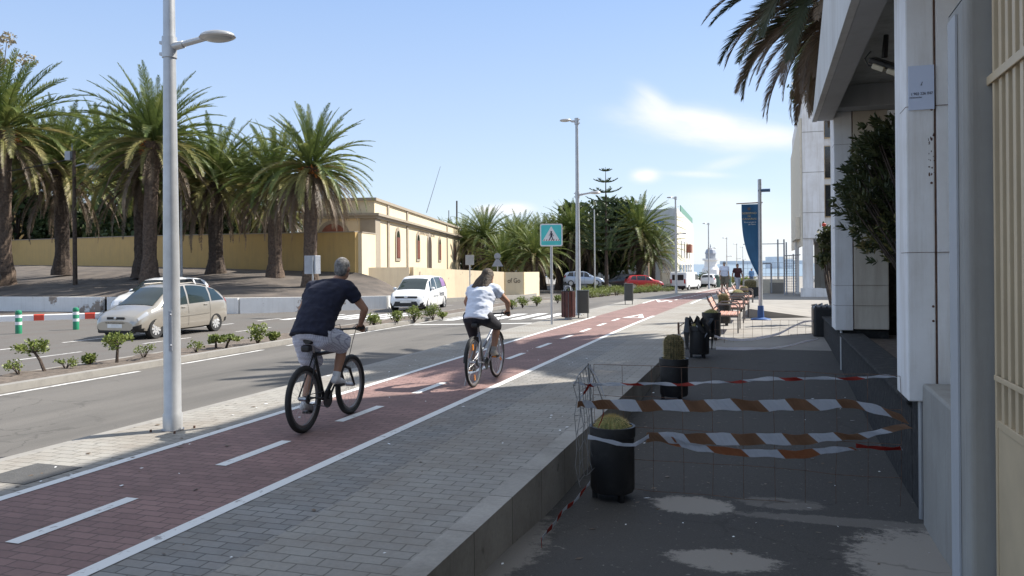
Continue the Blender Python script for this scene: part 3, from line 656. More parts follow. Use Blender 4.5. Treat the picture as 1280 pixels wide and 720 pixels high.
# low concrete wall, pillar and gate
part=MB();part.prism([(1.16,5.46),(1.19,7.2),(1.75,7.2),(1.75,5.46)],-.5,.72);tag(part.build('parapet_wall','conc',bevel=.02),'low raw concrete wall in front of the white clad column','low wall')
t3=thing('concrete_pillar','tall raw concrete gate pillar with chamfered top left of the cream gate','pillar',(0,0,0))
pz=3.24;pa=at(1188,100,4.88);pb=at(1206,100,4.5)
poly=[(1.06,5.08),(1.075,5.04),(1.10,5.035),(1.60,5.035),(1.60,5.45),(1.06,5.45)]
m=MB();m.prism(poly,-.5,pz-.05);m.add([(1.06,5.08,pz-.05),(1.10,5.035,pz-.05),(1.6,5.035,pz-.05),(1.6,5.45,pz-.05),(1.06,5.45,pz-.05),(1.12,5.14,pz+.04),(1.14,5.06,pz+.04),(1.6,5.06,pz+.04),(1.6,5.42,pz+.04),(1.12,5.42,pz+.04)],[(0,1,6,5),(1,2,7,6),(2,3,8,7),(3,4,9,8),(4,0,5,9),(5,6,7,8,9)]);m.build('pillar_shaft','conc',t3,bevel=.012)
m=MB();m.cb(1.047,1.058,5.20,5.40,-.42,pz-.1);m.build('smooth_edge','conclight',t3)
m=MB();m.cb(1.70,3.4,5.2,7.27,-.5,4.69);tag(m.build('entrance_wall','panel2'),'cream painted wall filling the gap between the white column and the concrete pillar','wall')
t4=thing('steel_gate','cream painted steel gate with vertical bars above a solid panel','gate',(0,0,0))
gx=1.18
def gy(px): 
    r=at(px,331,1);return gx/r.x*r.y
m=MB();m.cb(gx,gx+.045,gy(1244),4.97,-.40,3.3);m.build('stile','gate',t4,bevel=.004)
m=MB();m.cb(gx+.008,gx+.03,-1.,gy(1244.2),-.38,.80);m.build('solid_panel','gate',t4)
m=MB();m.cb(gx+.002,gx+.05,-1.,gy(1244.2),.80,.845);m.cb(gx-.012,gx+.0,-1.,gy(1236),2.68,2.73);m.cb(gx-.012,gx,-1,gy(1244),1.06,1.09);m.build('rail','gate',t4,bevel=.004)
y=gy(1244.2)-.075;
while y>-.9:
    m=MB();m.cb(gx+.005,gx+.028,y-.05,y,.845,3.3);m.build('bar','gate',t4,bevel=.003);y-=.125
part_m=MB();part_m.cb(1.9,2.0,-1,4.9,-.4,4.6);tag(part_m.build('porch_wall','conc'),'grey blue wall glimpsed through the bars of the cream gate','wall')
# black lava planter wall
t5=thing('planter_wall','long black lava stone planter wall along the forecourt','planter')
m=MB();m.cb(1.22,1.55,7.9,20.3,-.5,.42);m.build('stone_wall','lava',t5,bevel=.03)
m=MB();m.cb(1.18,1.58,7.9,20.3,.42,.47);m.build('coping','lava',t5,bevel=.02)
m=MB();m.cb(1.55,3.25,8,20.4,-.4,.38);m.build('soil','soil',t5)
m=MB();rr=random.Random(5)
t6=thing('covered_crate','boxy crate under a black tarpaulin at the end of the lava planter','crate',(1.0,19.7,-.02))
m=MB();m.box((.45,.45,.34),(.9,.9,.72));m.build('tarpaulin','black',t6,bevel=.06)
m=MB()
for k in range(7): m.tube([(.05+.12*k,-.02,.70),(.1+.12*k,.5,.73+.02*(k%2)),(.02+.14*k,.95,.69)],.02,5)
m.build('fold','black',t6)
# ================================================================ PALMS
M['leafshade']=leafmat('palm_leaf_shaded',(.025,.035,.016),(.05,.06,.028),(.09,.08,.045),3)  # darker copy of the palm leaf; shade of the backlit crown put into colour
M['cactusbrown']=mat('cactus_bristly',(.05,.055,.025),.9,scale=20,col2=(.22,.17,.08),bump=1)
def frond(mb,base,az,el,Ln,bend,rn,mi,nl=30,leafl=.125,wid=.014,twist=0,mir=None):
    """one pinnate frond: rachis plus two rows of narrow leaflets"""
    p=Vector(base);pts=[];n=14;side=Vector((-math.sin(az),math.cos(az),0));cur=(rn.random()-.5)*.35
    e=el
    for i in range(n+1):
        pts.append(p.copy());t=i/n
        e=el-bend*(t**1.35);a=az+cur*t
        p=p+Vector((math.cos(a)*math.cos(e),math.sin(a)*math.cos(e),math.sin(e)))*Ln/n
    mb.tube(pts,[.011*Ln*(1-.85*i/n) for i in range(n+1)],3,mi if mir is None else mir,cap=False)
    def P(t):
        f=t*n;k=min(int(f),n-1);return pts[k].lerp(pts[k+1],f-k),(pts[k+1]-pts[k]).normalized()
    for j in range(nl):
        t=.14+.86*(j+rn.random()*.5)/nl
        c,d=P(min(t,1));u=side.cross(d).normalized()
        if u.z<0: u=-u
        l=leafl*Ln*(math.sin(PI*min(1,(t*.86+.12)))**.6)*(.85+.3*rn.random())
        for s in(-1,1):
            fw=1.0+.6*t+rn.random()*.2
            dr=(side*s*1.0+d*fw+u*(.45+.25*rn.random()-.35*t)).normalized()
            tip=c+dr*l+Vector((0,0,-.18*l*rn.random()));w=d*wid*Ln*.5
            mid=c+dr*l*.5
            mb.add([c-w*.8,c+w*.8,mid+w,tip,mid-w],[(0,1,2,3,4)],mi)
def crown(seed,ll=.125,ld=.085,ng=76,nd_=40,nl=40,mats=('leaf','leafold','leafdead','fruit'),Ln=1.,emin=-.15,wid=.017):
    rn=random.Random(seed);mb=MB();ga=2.39996
    for i in range(ng):
        t=i/ng;az=i*ga+rn.random()*.3
        el=1.48-1.62*t**.85+ (rn.random()-.5)*.15
        frond(mb,(math.cos(az)*.03,math.sin(az)*.03,.05-.06*t),az,el,Ln*(.88+.2*rn.random())*(.86+.14*min(1,t*3)),.32+1.05*t+rn.random()*.15,rn,1 if t>.72 and rn.random()<.5 else 0,nl,leafl=ll,wid=wid)
    for i in range(nd_):
        t=i/nd_;az=i*ga+1+rn.random()*.5
        frond(mb,(math.cos(az)*.05,math.sin(az)*.05,-.07-.05*t),az,.0-.75*t+(rn.random()-.5)*.3,Ln*(.72+.25*rn.random()),1.15-.2*t,rn,(1 if t<.4 else 2),int(nl*.8),leafl=ld,wid=wid)
    return mb
CR={}
def crown_mesh(seed,**k):
    key=(seed,tuple(sorted(k.items())))
    if key not in CR:
        o=crown(seed,**k).build('tmp',['leaf','leafold','leafdead','fruit'],fix=False);CR[key]=o.data;bpy.data.objects.remove(o)
    return CR[key]
def palm(label,x,y,z,th,rad,seed,tr=.36,lean=(0,0),group='palms on the dark bank',ck={},fruit=True,rz=None,mat_='bark',cs=1.):
    t=thing('palm_tree',label,'palm tree',(x,y,z),0,group)
    rn=random.Random(seed*13+1);m=MB();N=22;n=14;vs=[]
    for i in range(N+1):
        f=i/N;r=tr*(1.35-.5*min(1,f*5)+.0)*(1+.0*f)
        if f>.8: r*=1+.55*math.sin((f-.8)/.2*PI*.55)
        for k in range(n):
            a=2*PI*k/n;q=r*(1+.07*rn.uniform(-1,1))
            vs.append((lean[0]*f*f+math.cos(a)*q,lean[1]*f*f+math.sin(a)*q,-.3+(th+.3)*f))
    m.add(vs,[(i*n+k,i*n+(k+1)%n,(i+1)*n+(k+1)%n,(i+1)*n+k) for i in range(N) for k in range(n)]+[tuple(N*n+k for k in range(n))])
    # stubs of cut leaf bases
    nst=int(90*th/5)
    for k in range(nst):
        f=.04+.94*k/nst;a=k*2.4;r=tr*(1.3-.5*min(1,f*5)) if f<.8 else tr*.85*(1+.55*math.sin((f-.8)/.2*PI*.55))
        c=Vector((lean[0]*f*f+math.cos(a)*r*.92,lean[1]*f*f+math.sin(a)*r*.92,-.3+(th+.3)*f));L=.10 if f<.8 else .24
        o_=Vector((math.cos(a),math.sin(a),.9)).normalized();s_=Vector((-math.sin(a),math.cos(a),0))
        m.add([c-s_*.07,c+s_*.07,c+o_*L+s_*.04,c+o_*L-s_*.04,c-s_*.06+Vector((0,0,-.10)),c+s_*.06+Vector((0,0,-.10))],[(0,1,2,3),(4,5,2,3),(0,3,4),(1,5,2)])
    m.build('trunk',mat_,t,fix=True)
    me=crown_mesh(seed%3 if not ck else seed,**ck)
    c=bpy.data.objects.new('crown',me);COL.objects.link(c);c.parent=t;c.location=(lean[0],lean[1],th);c.scale=(rad*cs,rad*cs,rad);c.rotation_euler=(0,0,rz if rz is not None else seed*1.7)
    if fruit:
        m=MB()
        for k in range(5):
            a=rn.random()*6.3;b=Vector((lean[0],lean[1],th-.05));
            for j in range(26):
                d=Vector((math.cos(a+rn.uniform(-.35,.35)),math.sin(a+rn.uniform(-.35,.35)),-.2+rn.uniform(-.7,.4)))
                m.cyl(b,b+d*(.45+.25*rn.random())*rad/3.8,.012,.03,4)
        m.build('fruit_cluster','fruit',t)
    return t
def onbank(px,py,Z): 
    q=at(px,py,Z);return q.x,q.y,q.z
x,y,z=onbank(4,351,47);palm('palm with thick dark trunk and orange fruit, cut by the left edge of the photo',x,y,z,at(4,165,47).z-z,5.3,1,tr=.55,rz=.4)
x,y,z=onbank(187,347,43.5);palm('tall palm with yellowing fronds just behind the nearest street lamp',x,y,z,at(200,178,43.5).z-z,4.5,2,tr=.42,lean=(.3,.1),rz=2.2)
x,y,z=onbank(344,346,46);palm('dark shaded palm just left of the tall sunlit palm',x,y,z,at(343,228,46).z-z,3.9,3,tr=.45,rz=1)
x,y,z=onbank(388,354,42);palm('full crowned palm with drooping brown skirt beside the cream building',x,y,z,at(393,210,42).z-z,3.75,4,tr=.40,lean=(.15,0),rz=5.1,ck=dict(ng=70,nd_=105,nl=42))
for px,py,Z,cy,rd,lab in((78,338,51,212,5.0,'stout dark palm in front of the ochre wall beside the old lamp post'),(178,341,47,215,4.6,'shaded palm half hidden behind the yellowing palm trunk'),(270,339,48,228,4.4,'dark palm in front of the ochre wall right of the nearest street lamp')):
    x,y,z=onbank(px,py,Z);palm(lab,x,y,z,at(px,cy,Z).z-z,rd,int(px)%3+5,tr=.5,fruit=False,mat_='barkd')
# palms beyond the ochre wall
k=0
for px,cy,Z,rd,lab in((40,205,80,6.2,'farther palm filling the gap behind the leftmost palm'),(128,200,78,6.4,'farther palm behind the ochre wall between the old lamp post and the yellowing palm'),(232,235,74,5.8,'farther palm behind the ochre wall near the slim white pole'),(305,236,74,5.4,'farther palm behind the ochre wall left of the two sunlit trunks'),(352,262,70,4.6,'low palm crown showing over the ochre wall behind the paired trunks')):
    q=at(px,cy,Z);palm(lab,q.x,q.y,1.4,q.z-1.4,rd,k+11,tr=.5,group='palms beyond the ochre wall',fruit=False,mat_='barkd');k+=1
# palm grove behind the zebra crossing
grove=((583,292,92,4.8,'palm rising just past the far end of the cream building'),(606,282,88,5.,'palm behind the blank backed sign at the grove edge'),(628,310,78,4.3,'low bright palm above the end block of the cream wall'),(650,296,84,5.2,'palm left of the crossing sign in the grove'),(668,305,76,4.6,'low palm just left of the crossing sign pole'),(698,286,92,5.2,'palm behind the right edge of the crossing sign'),(716,278,90,5.2,'palm directly behind the second street lamp'),(678,290,96,5.2,'palm deep in the grove behind the crossing sign'),(640,286,100,5.,'palm deep in the grove above the end block'),(799,278,88,6.0,'tall full palm above the red car'),(815,303,88,4.9,'lower palm leaning over the red car toward the white block'),(738,292,90,4.8,'palm left of the tall tiered pine'),(560,290,108,4.6,'distant palm peeping over the end of the cream building roof'),(824,316,104,4.2,'small palm in front of the white flat roofed building'))
for i,(px,cy,Z,rd,lab) in enumerate(grove):
    cy+=12+(i%3)*3;rd*=.84
    q=at(px,cy,Z);palm(lab,q.x,q.y,-1.0,q.z+1.0,rd,i%3+20,tr=.42,group='palms in the grove beyond the crossing',fruit=False,mat_='barkd',rz=i*1.3,ck=dict(ng=78,nd_=30,nl=32,wid=.017))
# overhanging palm on the right
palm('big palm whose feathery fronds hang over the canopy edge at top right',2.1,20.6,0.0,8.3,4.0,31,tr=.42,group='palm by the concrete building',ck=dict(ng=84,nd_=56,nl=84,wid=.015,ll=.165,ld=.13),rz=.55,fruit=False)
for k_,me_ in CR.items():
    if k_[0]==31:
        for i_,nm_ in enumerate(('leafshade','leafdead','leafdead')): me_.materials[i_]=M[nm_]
# ================================================================ FOLIAGE
def leafcloud(mb,c,r,n,size,rn,mi=0,flat=1.,up=0.,shell=.35):
    c=Vector(c)
    for i in range(n):
        while True:
            p=Vector((rn.uniform(-1,1),rn.uniform(-1,1),rn.uniform(-1,1)))
            if shell<p.length<1: break
        p=Vector((p.x*r[0],p.y*r[1],p.z*r[2]))+c
        d=Vector((rn.gauss(0,1),rn.gauss(0,1),rn.gauss(0,1)*flat+up)).normalized();s=d.orthogonal().normalized()
        s=(s*math.cos(i)+d.cross(s)*math.sin(i));l=size*(.6+.8*rn.random())
        mb.add([p-s*l*.22,p+d*l*.45-s*l*.3,p+d*l,p+d*l*.45+s*l*.3,p+s*l*.22],[(0,1,2,3,4)],mi)
def tree(name,label,cat,loc,clumps,leaf,nleaf,size,trunk_h,tr,rn,bark='barkd',group=None,flat=1.):
    t=thing(name,label,cat,loc,0,group);m=MB();L=MB()
    m.tube([(0,0,-.3),(tr*.3,0,trunk_h*.5),(0,tr*.4,trunk_h)],[tr*1.3,tr,tr*.75],8)
    for (c,r) in clumps:
        m.tube([(0,tr*.4,trunk_h*.85),Vector(c)*.6+Vector((0,0,trunk_h*.3)),c],[tr*.5,tr*.3,tr*.1],5)
        leafcloud(L,c,r,nleaf,size,rn,flat=flat)
    m.build('trunk',bark,t);L.build('crown',leaf,t,fix=False);return t
def clumpset(rn,R_,h0,h1,n,cr):
    out=[]
    for i in range(n):
        a=rn.random()*6.3;q=R_*math.sqrt(rn.random());z=h0+(h1-h0)*rn.random();f=1-.4*abs((z-(h0+h1)/2)/(h1-h0+1e-6))
        k=cr*(.7+.6*rn.random());out.append(((math.cos(a)*q*f,math.sin(a)*q*f,z),(k,k,k*.75)))
    return out
rn=random.Random(21)
# broad dark trees filling the grove
for i,(px,Z,Rr,h1,lab) in enumerate(((595,112,5,9.0,'dense green tree at the left back of the grove'),(655,115,6,9.2,'dense green tree behind the crossing sign palms'),(700,112,5.5,9.0,'dense tree behind the second street lamp'),(741,96,4.4,9.8,'dark bushy conifer left of the tiered pine'),(764,92,3.6,9.4,'broad dark conifer right of the tiered pine trunk'),(803,118,3.6,7.6,'dense tree behind the tall palm above the red car'))):
    q=at(px,331,Z);tree('broad_tree',lab,'tree',(q.x,q.y,-1.3),clumpset(rn,Rr,2.2,(h1+.9 if i in(3,4) else h1*.86)-1.1,26,1.5),'pine' if 3<=i<5 else 'tree',230,.55,3.,.35,rn,group='broad trees in the grove')
# trees behind ochre wall
for i,(px,Z,Rr,h0,h1,lab) in enumerate(((20,78,6,2.5,10,'dense tree mass behind the leftmost palm'),(95,80,7,3.8,9.5,'dense tree mass above the ochre wall left of the nearest lamp'),(160,76,5,3.2,9,'dense tree behind the yellowing palm'),(250,80,6,2.2,8.0,'leafy green tree above the ochre wall right of the nearest lamp'),(310,78,5,1.6,6.5,'leafy tree behind the ochre wall near the cream building'))):
    q=at(px,331,Z);tree('broad_tree',lab,'tree',(q.x,q.y,1.3),clumpset(rn,Rr,h0,h1,22,1.7),'tree',200,.5,h0+.4,.3,rn,group='broad trees behind the ochre wall')
q=at(8,331,66);tree('dry_tree','thin feathery dry topped tree above the leftmost palm','tree',(q.x-1,q.y,1.6),[((0+math.sin(i*2.1)*1.5,0,16.2+i*.72),(1.0-.08*i,1.0-.08*i,.55)) for i in range(6)]+[((3.2,0,17.2),(.9,.9,.6)),((-1.5,0,17),(1.3,1.3,.8)),((-2.2,0,18.3),(1.2,1.2,.8))],'euc',90,.26,15.,.18,rn)
# grove floor hedge and shade
m=MB()
# norfolk pine
def norfolk(loc,h,label):
    t=thing('norfolk_pine',label,'pine tree',loc);m=MB();m.cyl((0,0,-.3),(0,0,h),.22,.02,8);m.build('trunk','barkd',t)
    L=MB();rn=random.Random(4);z=4.;k=0
    tiers=[]
    while z<h-.3:
        f=(z-4)/(h-4);r=3.3*(1-f)**.75+.28;tiers.append((z,r));z+=.55+.72*f
    for (z,r) in tiers:
        n=7
        for j in range(n):
            a=2*PI*j/n+z*1.7;pts=[Vector((math.cos(a)*r*s,math.sin(a)*r*s,z+r*(-.10*s+.34*s*s))) for s in(0,.25,.5,.75,1)]
            L.tube(pts,[.03,.028,.025,.02,.012],4,cap=False)
            for q in range(int(30+r*10)):
                s=.12+.88*rn.random();f4=s*4;kk=min(int(f4),3);c=pts[kk].lerp(pts[kk+1],f4-kk);sd=Vector((-math.sin(a),math.cos(a),0))*rn.choice((-1,1));d=(sd*.9+Vector((math.cos(a),math.sin(a),.5))*.6+Vector((0,0,rn.uniform(-.1,.5)))).normalized();l=.16+.22*r*.5*(1-s*.6)
                w=Vector((0,0,1))*.035;L.add([c-w,c+w,c+d*l+w*.6,c+d*l-w*.6],[(0,1,2,3)])
    L.build('crown','pine',t,fix=False);return t
q=at(758,331,82);norfolk((q.x,q.y,-.9),at(758,209,82).z+.9,'tall tiered star topped pine rising above the palm grove')
# slim poles in the grove
for px,ty,Z,lab in((743.5,262,70,'slim pale pole standing among the grove trees behind the second street lamp'),):
    q=at(px,345,Z);m=MB();m.cyl((q.x,q.y,-1.2),(q.x,q.y,at(px,ty,Z).z),.07,.05,8);tag(m.build('utility_pole','pole'),lab,'pole')
q=at(811,340,80);m=MB();m.cyl((q.x,q.y,-1.2),(q.x,q.y,at(811,331,80).z+.2),.05,None,8);tag(m.build('marker_post','gate'),'thin pale post in front of the red car bonnet','post')
# median shrubs
def shrub(label,x,y,z,h,w,kind,rn,n=220,lean=0,group='young shrubs in the median strip'):
    h*=.62;lean*=.8;w*=.85;n=int(n*1.7)
    t=thing('median_shrub',label,'shrub',(x,y,z),0,group);m=MB();L=MB()
    if kind=='tree':
        top=Vector((lean,0,h*.72));m.tube([(0,0,-.05),(lean*.4,0,h*.35),top*.95],[.035,.028,.02],6)
        for j in range(9):
            a=rn.random()*6.3;e=top+Vector((math.cos(a)*w*.33,math.sin(a)*w*.3,rn.uniform(-.2,.22)*h));m.tube([top*.8,e],[.014,.006],4);leafcloud(L,e,(w*.2,w*.2,h*.14),n//9,.06,rn,up=.6,shell=0)
    elif kind=='thin':
        for j in range(7):
            a=rn.random()*6.3;e=Vector((math.cos(a)*w*.5,math.sin(a)*w*.4,h*(.5+.5*rn.random())));m.tube([(0,0,-.03),e*.5+Vector((0,0,.03)),e],[.012,.008,.005],4);leafcloud(L,e,(.08,.08,.06),n//14,.04,rn,up=.5,shell=0)
    else:
        for j in range(8):
            a=rn.random()*6.3;q=w*.32*rn.random();e=Vector((math.cos(a)*q,math.sin(a)*q,h*(.35+.4*rn.random())));m.tube([(0,0,-.03),e],[.018,.008],4);leafcloud(L,e,(w*.25,w*.25,h*.25),n//8,.06,rn,up=.5,shell=0)
    m.build('stem','barkd',t);L.build('foliage','shrub',t,fix=False)
rn=random.Random(77);zm=-.20
def M_(px,py): q=gat(px,py,zm);return q.x,q.y
S_=[(57,464,.95,.75,'tree',-.42,'lopsided shrub with leaning bare stem at the far left of the median'),(24,468,.35,.5,'thin',0,'scrawny twigs beside the leaning shrub in the median'),
 (82,461,.28,.35,'thin',0,'sparse sprig right of the leaning shrub'),(112,456,.36,.35,'bush',0,'tiny shrub left of the small upright shrub'),(146,453,.95,.72,'tree',.05,'small upright shrub below the silver car headlight'),
 (180,448,.42,.55,'thin',0,'straggly half dry shrub just left of the nearest lamp post'),(245,440,.35,.3,'thin',0,'dry twig right of the nearest lamp post'),
 (270,436,.5,.5,'tree',0,'low spreading shrub just below the rear wheel of the silver car'),(282,434,.5,.6,'tree',.2,'second low spreading shrub touching its neighbour behind the silver car'),
 (322,430,.85,.7,'bush',0,'dense upright shrub behind the silver car'),(345,428,.45,.55,'bush',0,'thin low shrub left of the navy shirted cyclist')]
for px,py,h,w,kd,ln,lab in S_:
    x,y=M_(px,py);x=max(-13.0,min(-11.95,x));shrub(lab,x,y,zm,h,w,kd,rn,lean=ln)
y=20.5;lst=['first','second','third','fourth','fifth','sixth','seventh','eighth','ninth','tenth','eleventh','twelfth','thirteenth','fourteenth']
for i,(px,py,h,w) in enumerate(((468,408,.8,.7),(495,405,.8,.75),(518,402,.95,.8),(541,399,.95,.75),(553,398,.4,.5),(640,386,.75,.8),(653,384,.85,1.0),(671,382,.75,.8),(697,378,.7,.9),(712,376,.8,1.0),(726,374,.8,1.1))):
    q=gat(px,py,-.2);labs=['clump right of the cyclist handlebar, front of the white car','bushy shrub before the white car bumper','bright shrub below the white car headlight','shrub below the white car front wheel','low clump below the white car door','shrub right of the white shirted cyclist','rounded shrub just right of the cyclist in white','small shrub left of the crossing sign pole','shrub left of the wooden slatted bin','shrub behind the wooden slatted bin','shrub behind the second street lamp base']
    shrub(labs[i],q.x,q.y,-.2+Lz(q.y),h,w,'bush' ,rn,n=260)
for i in range(26):
    f=i/25;px=722+ (838-722)*f;py=372-12*f;q=gat(px+rn.uniform(-3,3),py+rn.uniform(-2,1),-.5+ -.3*f)
    shrub('leafy shrub in the far planted bed between the crossing and the parked cars',q.x,q.y,-.39+Lz(q.y),1.1+.7*rn.random(),1.7+.9*rn.random(),'bush',rn,n=300,group='shrubs in the far planted bed')
for px,py,s,lab in((32,374,.5,'small wilted plant on the dirt in front of the far left white wall'),(99,376,.75,'gnarled seedling against the white wall behind the right green post'),(15,388,.0,'')):
    if s:
        q=gat(px,py,-.36);t=thing('wall_weed',lab,'plant',(q.x,q.y,-.42));m=MB();L=MB()
        for j in range(6): a=rn.random()*6.3;e=Vector((math.cos(a)*.3,math.sin(a)*.2,s*(.7+.5*rn.random())));m.tube([(0,0,0),e],[.05,.03],5);leafcloud(L,e,(.2,.2,.2),20,.15,rn,shell=0)
        m.build('stem','barkd',t);L.build('foliage','leafold',t,fix=False)
# dark shrub under canopy : thick leaved
t=thing('thick_leaved_shrub','large dark shrub with fleshy leaves growing between the two clad columns','shrub',(1.95,12.6,.4))
m=MB();L=MB();rn=random.Random(9)
def ray_pt(px,py,Z): q=at(px,py,Z);return q-Vector((1.95,12.6,.4))
for j in range(150):
    v_=rn.random();py=165+150*v_;
    wl=1118-52*math.sin(PI*min(1,(v_*.8+.12)))*(.8+.35*rn.random());px=wl+(1150-wl)*rn.random()**1.3;Z=11.6+1.5*rn.random()
    e=ray_pt(px,py,Z);st=Vector((rn.uniform(-.1,.3),0,.1));m.tube([(.2,0,-.1),(e.x*.5+.3,e.y*.5,e.z*.5),e],[.03,.02,.008],4)
    dirn=Vector((e.x-.4,e.y,.35+rn.random()*.5)).normalized()
    for q in range(6):
        c=e+Vector((rn.gauss(0,.11),rn.gauss(0,.11),rn.gauss(0,.11)));dd=(dirn+Vector((rn.gauss(0,.35),rn.gauss(0,.35),rn.gauss(0,.3)))).normalized()
        for s_ in range(11):
            ax=dd.orthogonal().normalized();a=s_*2.4;o_=(ax*math.cos(a)+dd.cross(ax)*math.sin(a));bp=c+dd*.014*s_;tp=bp+(o_*.8+dd*.9).normalized()*(.095+.03*rn.random());w=dd.cross(o_)*.022
            L.add([bp-w*.4,(bp+tp)/2-w,tp,(bp+tp)/2+w,bp+w*.4],[(0,1,2,3,4)],1 if (v_>.78 and rn.random()<.35) else 0)
m.build('stem','barkd',t);L.build('foliage',['jade','leafold'],t,fix=False)
t=thing('climbing_plant','small dark plant with a red flower left of the far clad column','plant',(1.25,21.6,0))
m=MB();L=MB()
for j in range(16):
    v_=rn.random();e=at(1036+rn.uniform(-9,9),285+42*v_,22.5)-Vector((1.25,21.6,0));m.tube([(.4,.6,0),(e.x*.7+.15,e.y,e.z*.6),e],[.02,.015,.006],4);leafcloud(L,e,(.18,.18,.18),45,.12,rn,shell=0)
m.build('stem','barkd',t);L.build('foliage','jade',t,fix=False);m=MB();e=at(1030,281,22.3)-Vector((1.25,21.6,0));m.ball(e,(.06,.06,.05),8,6);m.build('flower','redp',t)
t=thing('rooftop_bush','wispy bush sprouting from the roof of the white office block','bush',(3.4,48,11.2))
L=MB();m=MB()
for j in range(10):
    e=at(1005+rn.uniform(-15,16),113+rn.uniform(-9,14),46)-Vector((3.4,48,11.2));m.tube([(0,0,0),e],[.04,.02],4);leafcloud(L,e,(.35,.3,.25),26,.28,rn,shell=0)
m.build('stem','barkd',t);L.build('foliage','tree',t,fix=False)
# distant greenery at end of street
for i,(px,py0,py1,Z,w) in enumerate(((870,340,358,150,2.6),(878,343,358,150,2.),(926,346,357,120,2.2),(934,349,357,115,1.4))):
    a=at(px,py0,Z);b=at(px,py1,Z);t=thing('roadside_bush',('dark bush left of the white tower, behind the van','dark low bush below the white tower','pale green bush between the two strolling men and the third walker','small pale bush beside the distant walker')[i],'bush',(b.x,b.y,b.z));L=MB();m=MB();m.cyl((0,0,-.3),(0,0,.8),.1,.05,5)
    h=a.z-b.z
    for j in range(9): leafcloud(L,(rn.uniform(-w,w)*.6,rn.uniform(-1,1),h*(.2+.6*rn.random())),(w*.4,1,h*.25),70,.35,rn,shell=0)
    m.build('stem','barkd',t);L.build('foliage','pine' if i<2 else 'shrub',t,fix=False)
# tyre-like dark blob at far left : parked motorcycle
q=gat(-6,353,.75);
# ================================================================ STREET FURNITURE
def lamp(x,y,z,h=6.6,label='',thick=1.):
    t=thing('street_lamp',label,'street lamp',(x,y,z),0,'grey double headed street lamps along the cycle path')
    m=MB();m.lathe([(.0,-.1),(.095*thick,-.1),(.095*thick,0),(.098*thick,0),(.098*thick,.17),(.088*thick,.19),(.083*thick,1.6),(.062*thick,4.0),(.05*thick,h-.02),(.0,h)],24);m.build('pole','pole',t,smooth=True)
    m=MB();m.lathe([(.0,.0),(.115,.0),(.115,.012),(.0,.012)],24);m.build('base_plate','steel',t)
    m=MB()
    for sx in(-1,1):
        for sy in(-1,1): m.cyl((sx*.15,sy*.15,0),(sx*.15,sy*.15,.025),.012,None,6)
    m.build('anchor_bolt','rust',t)
    m=MB();m.box((.045,-.075,1.05),(.035,.016,.42),rz=.5);m.ball((.055,-.085,1.22),(.012,.012,.012),8,6);m.ball((.055,-.085,.9),(.012,.012,.012),8,6);m.build('hatch','poleb',t,bevel=.008)
    def head(zz,s,L,nm):
        m=MB();m.cyl((0,0,zz),(s*.18,0,zz+.02),.045,.04,10);m.cyl((s*.17,0,zz+.02),(s*L,0,zz+.06),.032,.03,10);m.cyl((0,0,zz-.11),(0,0,zz+.11),.075*thick,None,16)
        for q in(-.06,.06): m.box((-s*.09,0,zz+q),(.05,.04,.03))
        a=m.build('arm','pole',t,smooth=True)
        m=MB();m.ball((s*(L+.14),0,zz+.065),(.19,.14,.05),24,10);m.ball((s*(L+.14),0,zz+.052),(.20,.15,.026),24,8);hh=m.build('luminaire','pole',t,smooth=True)
        m=MB();m.ball((s*(L+.15),0,zz+.036),(.155,.115,.026),20,8);m.build('lens','lens',hh,smooth=True)
    head(4.03,1,.46,'a');head(h-.1,-1,.25,'b')
    return t
L0=gat(216,537.5,0)
LP=[(L0.x,L0.y,0,'street lamp nearest to the camera, its pole cutting the silver car'),
(gat(723,394,0).x,gat(723,394,0).y,0,'second street lamp, beside the wooden slatted bin')]
for px,Z,lab in((845,54.5,'third street lamp, standing right of the red car and before the white van'),(886,80,'fourth street lamp, rising left of the strolling men'),(908.5,108,'fifth street lamp, rising directly behind the man in the white shirt'),(921,135,'sixth street lamp, far off above the second strolling man'),(928.5,162,'seventh street lamp, faintest and farthest')):
    q=at(px,331,Z);LP.append((q.x,q.y,Lz(q.y),lab))
l0=None
for x,y,z,lab in LP:
    if l0 is None: l0=lamp(x,y,z,6.6,lab)
    else: dup(l0,(x,y,z),0,lab)
# left-side bollard green posts
def bollard(q,lab):
    t=thing('green_bollard',lab,'bollard',(q.x,q.y,-.42),0,'green flexible posts in the far carriageway')
    m=MB();m.lathe([(0,0),(.10,0),(.10,.55),(.085,.57),(.085,.61),(.10,.63),(.10,.72),(.085,.76),(0,.78)],20);m.build('post_body','greenp',t,smooth=True)
    for z in(.34,.575): 
        m=MB();m.lathe([(.103,z-.05),(.103,z+.05)],20);m.build('reflective_band','refl',t)
bollard(gat(23.3,417,-.42),'green post with white bands, the left one of the pair');bollard(gat(95,412,-.42),'green post with white bands nearer the silver car')
# old lamp post on the bank
q=at(94,361,45);t=thing('old_lamp_post','old rusty wooden lamp post with a single curved lamp on the earth bank','lamp post',(q.x,q.y,q.z-.1),TH)
zt_=at(94,186,45).z-q.z;m=MB();m.cyl((0,0,-.4),(0,0,zt_),.13,.09,10);m.build('pole','barkd',t)
m=MB();m.tube([(0,0,zt_-.9),(.5,0,zt_-.75),(.9,0,zt_-.8)],.04,8);m.build('arm','poleb',t)
m=MB();m.ball((1.15,0,zt_-.95),(.42,.2,.16),14,8);m.build('luminaire','pole',t,smooth=True)
m=MB();m.box((-.3,0,zt_-.3),(.3,.3,.5));m.cyl((-.1,0,zt_),(-.1,0,zt_+.4),.03,None,5);m.build('junction_box','poleb',t)
m=MB();pts=[]
for k in range(13): f=k/12;pts.append(Vector((-.1-16*f,2*f,zt_-.45-.9*math.sin(PI*f)+.0*f)))
m.tube(pts,.03,5);m.build('overhead_cable','black',t)
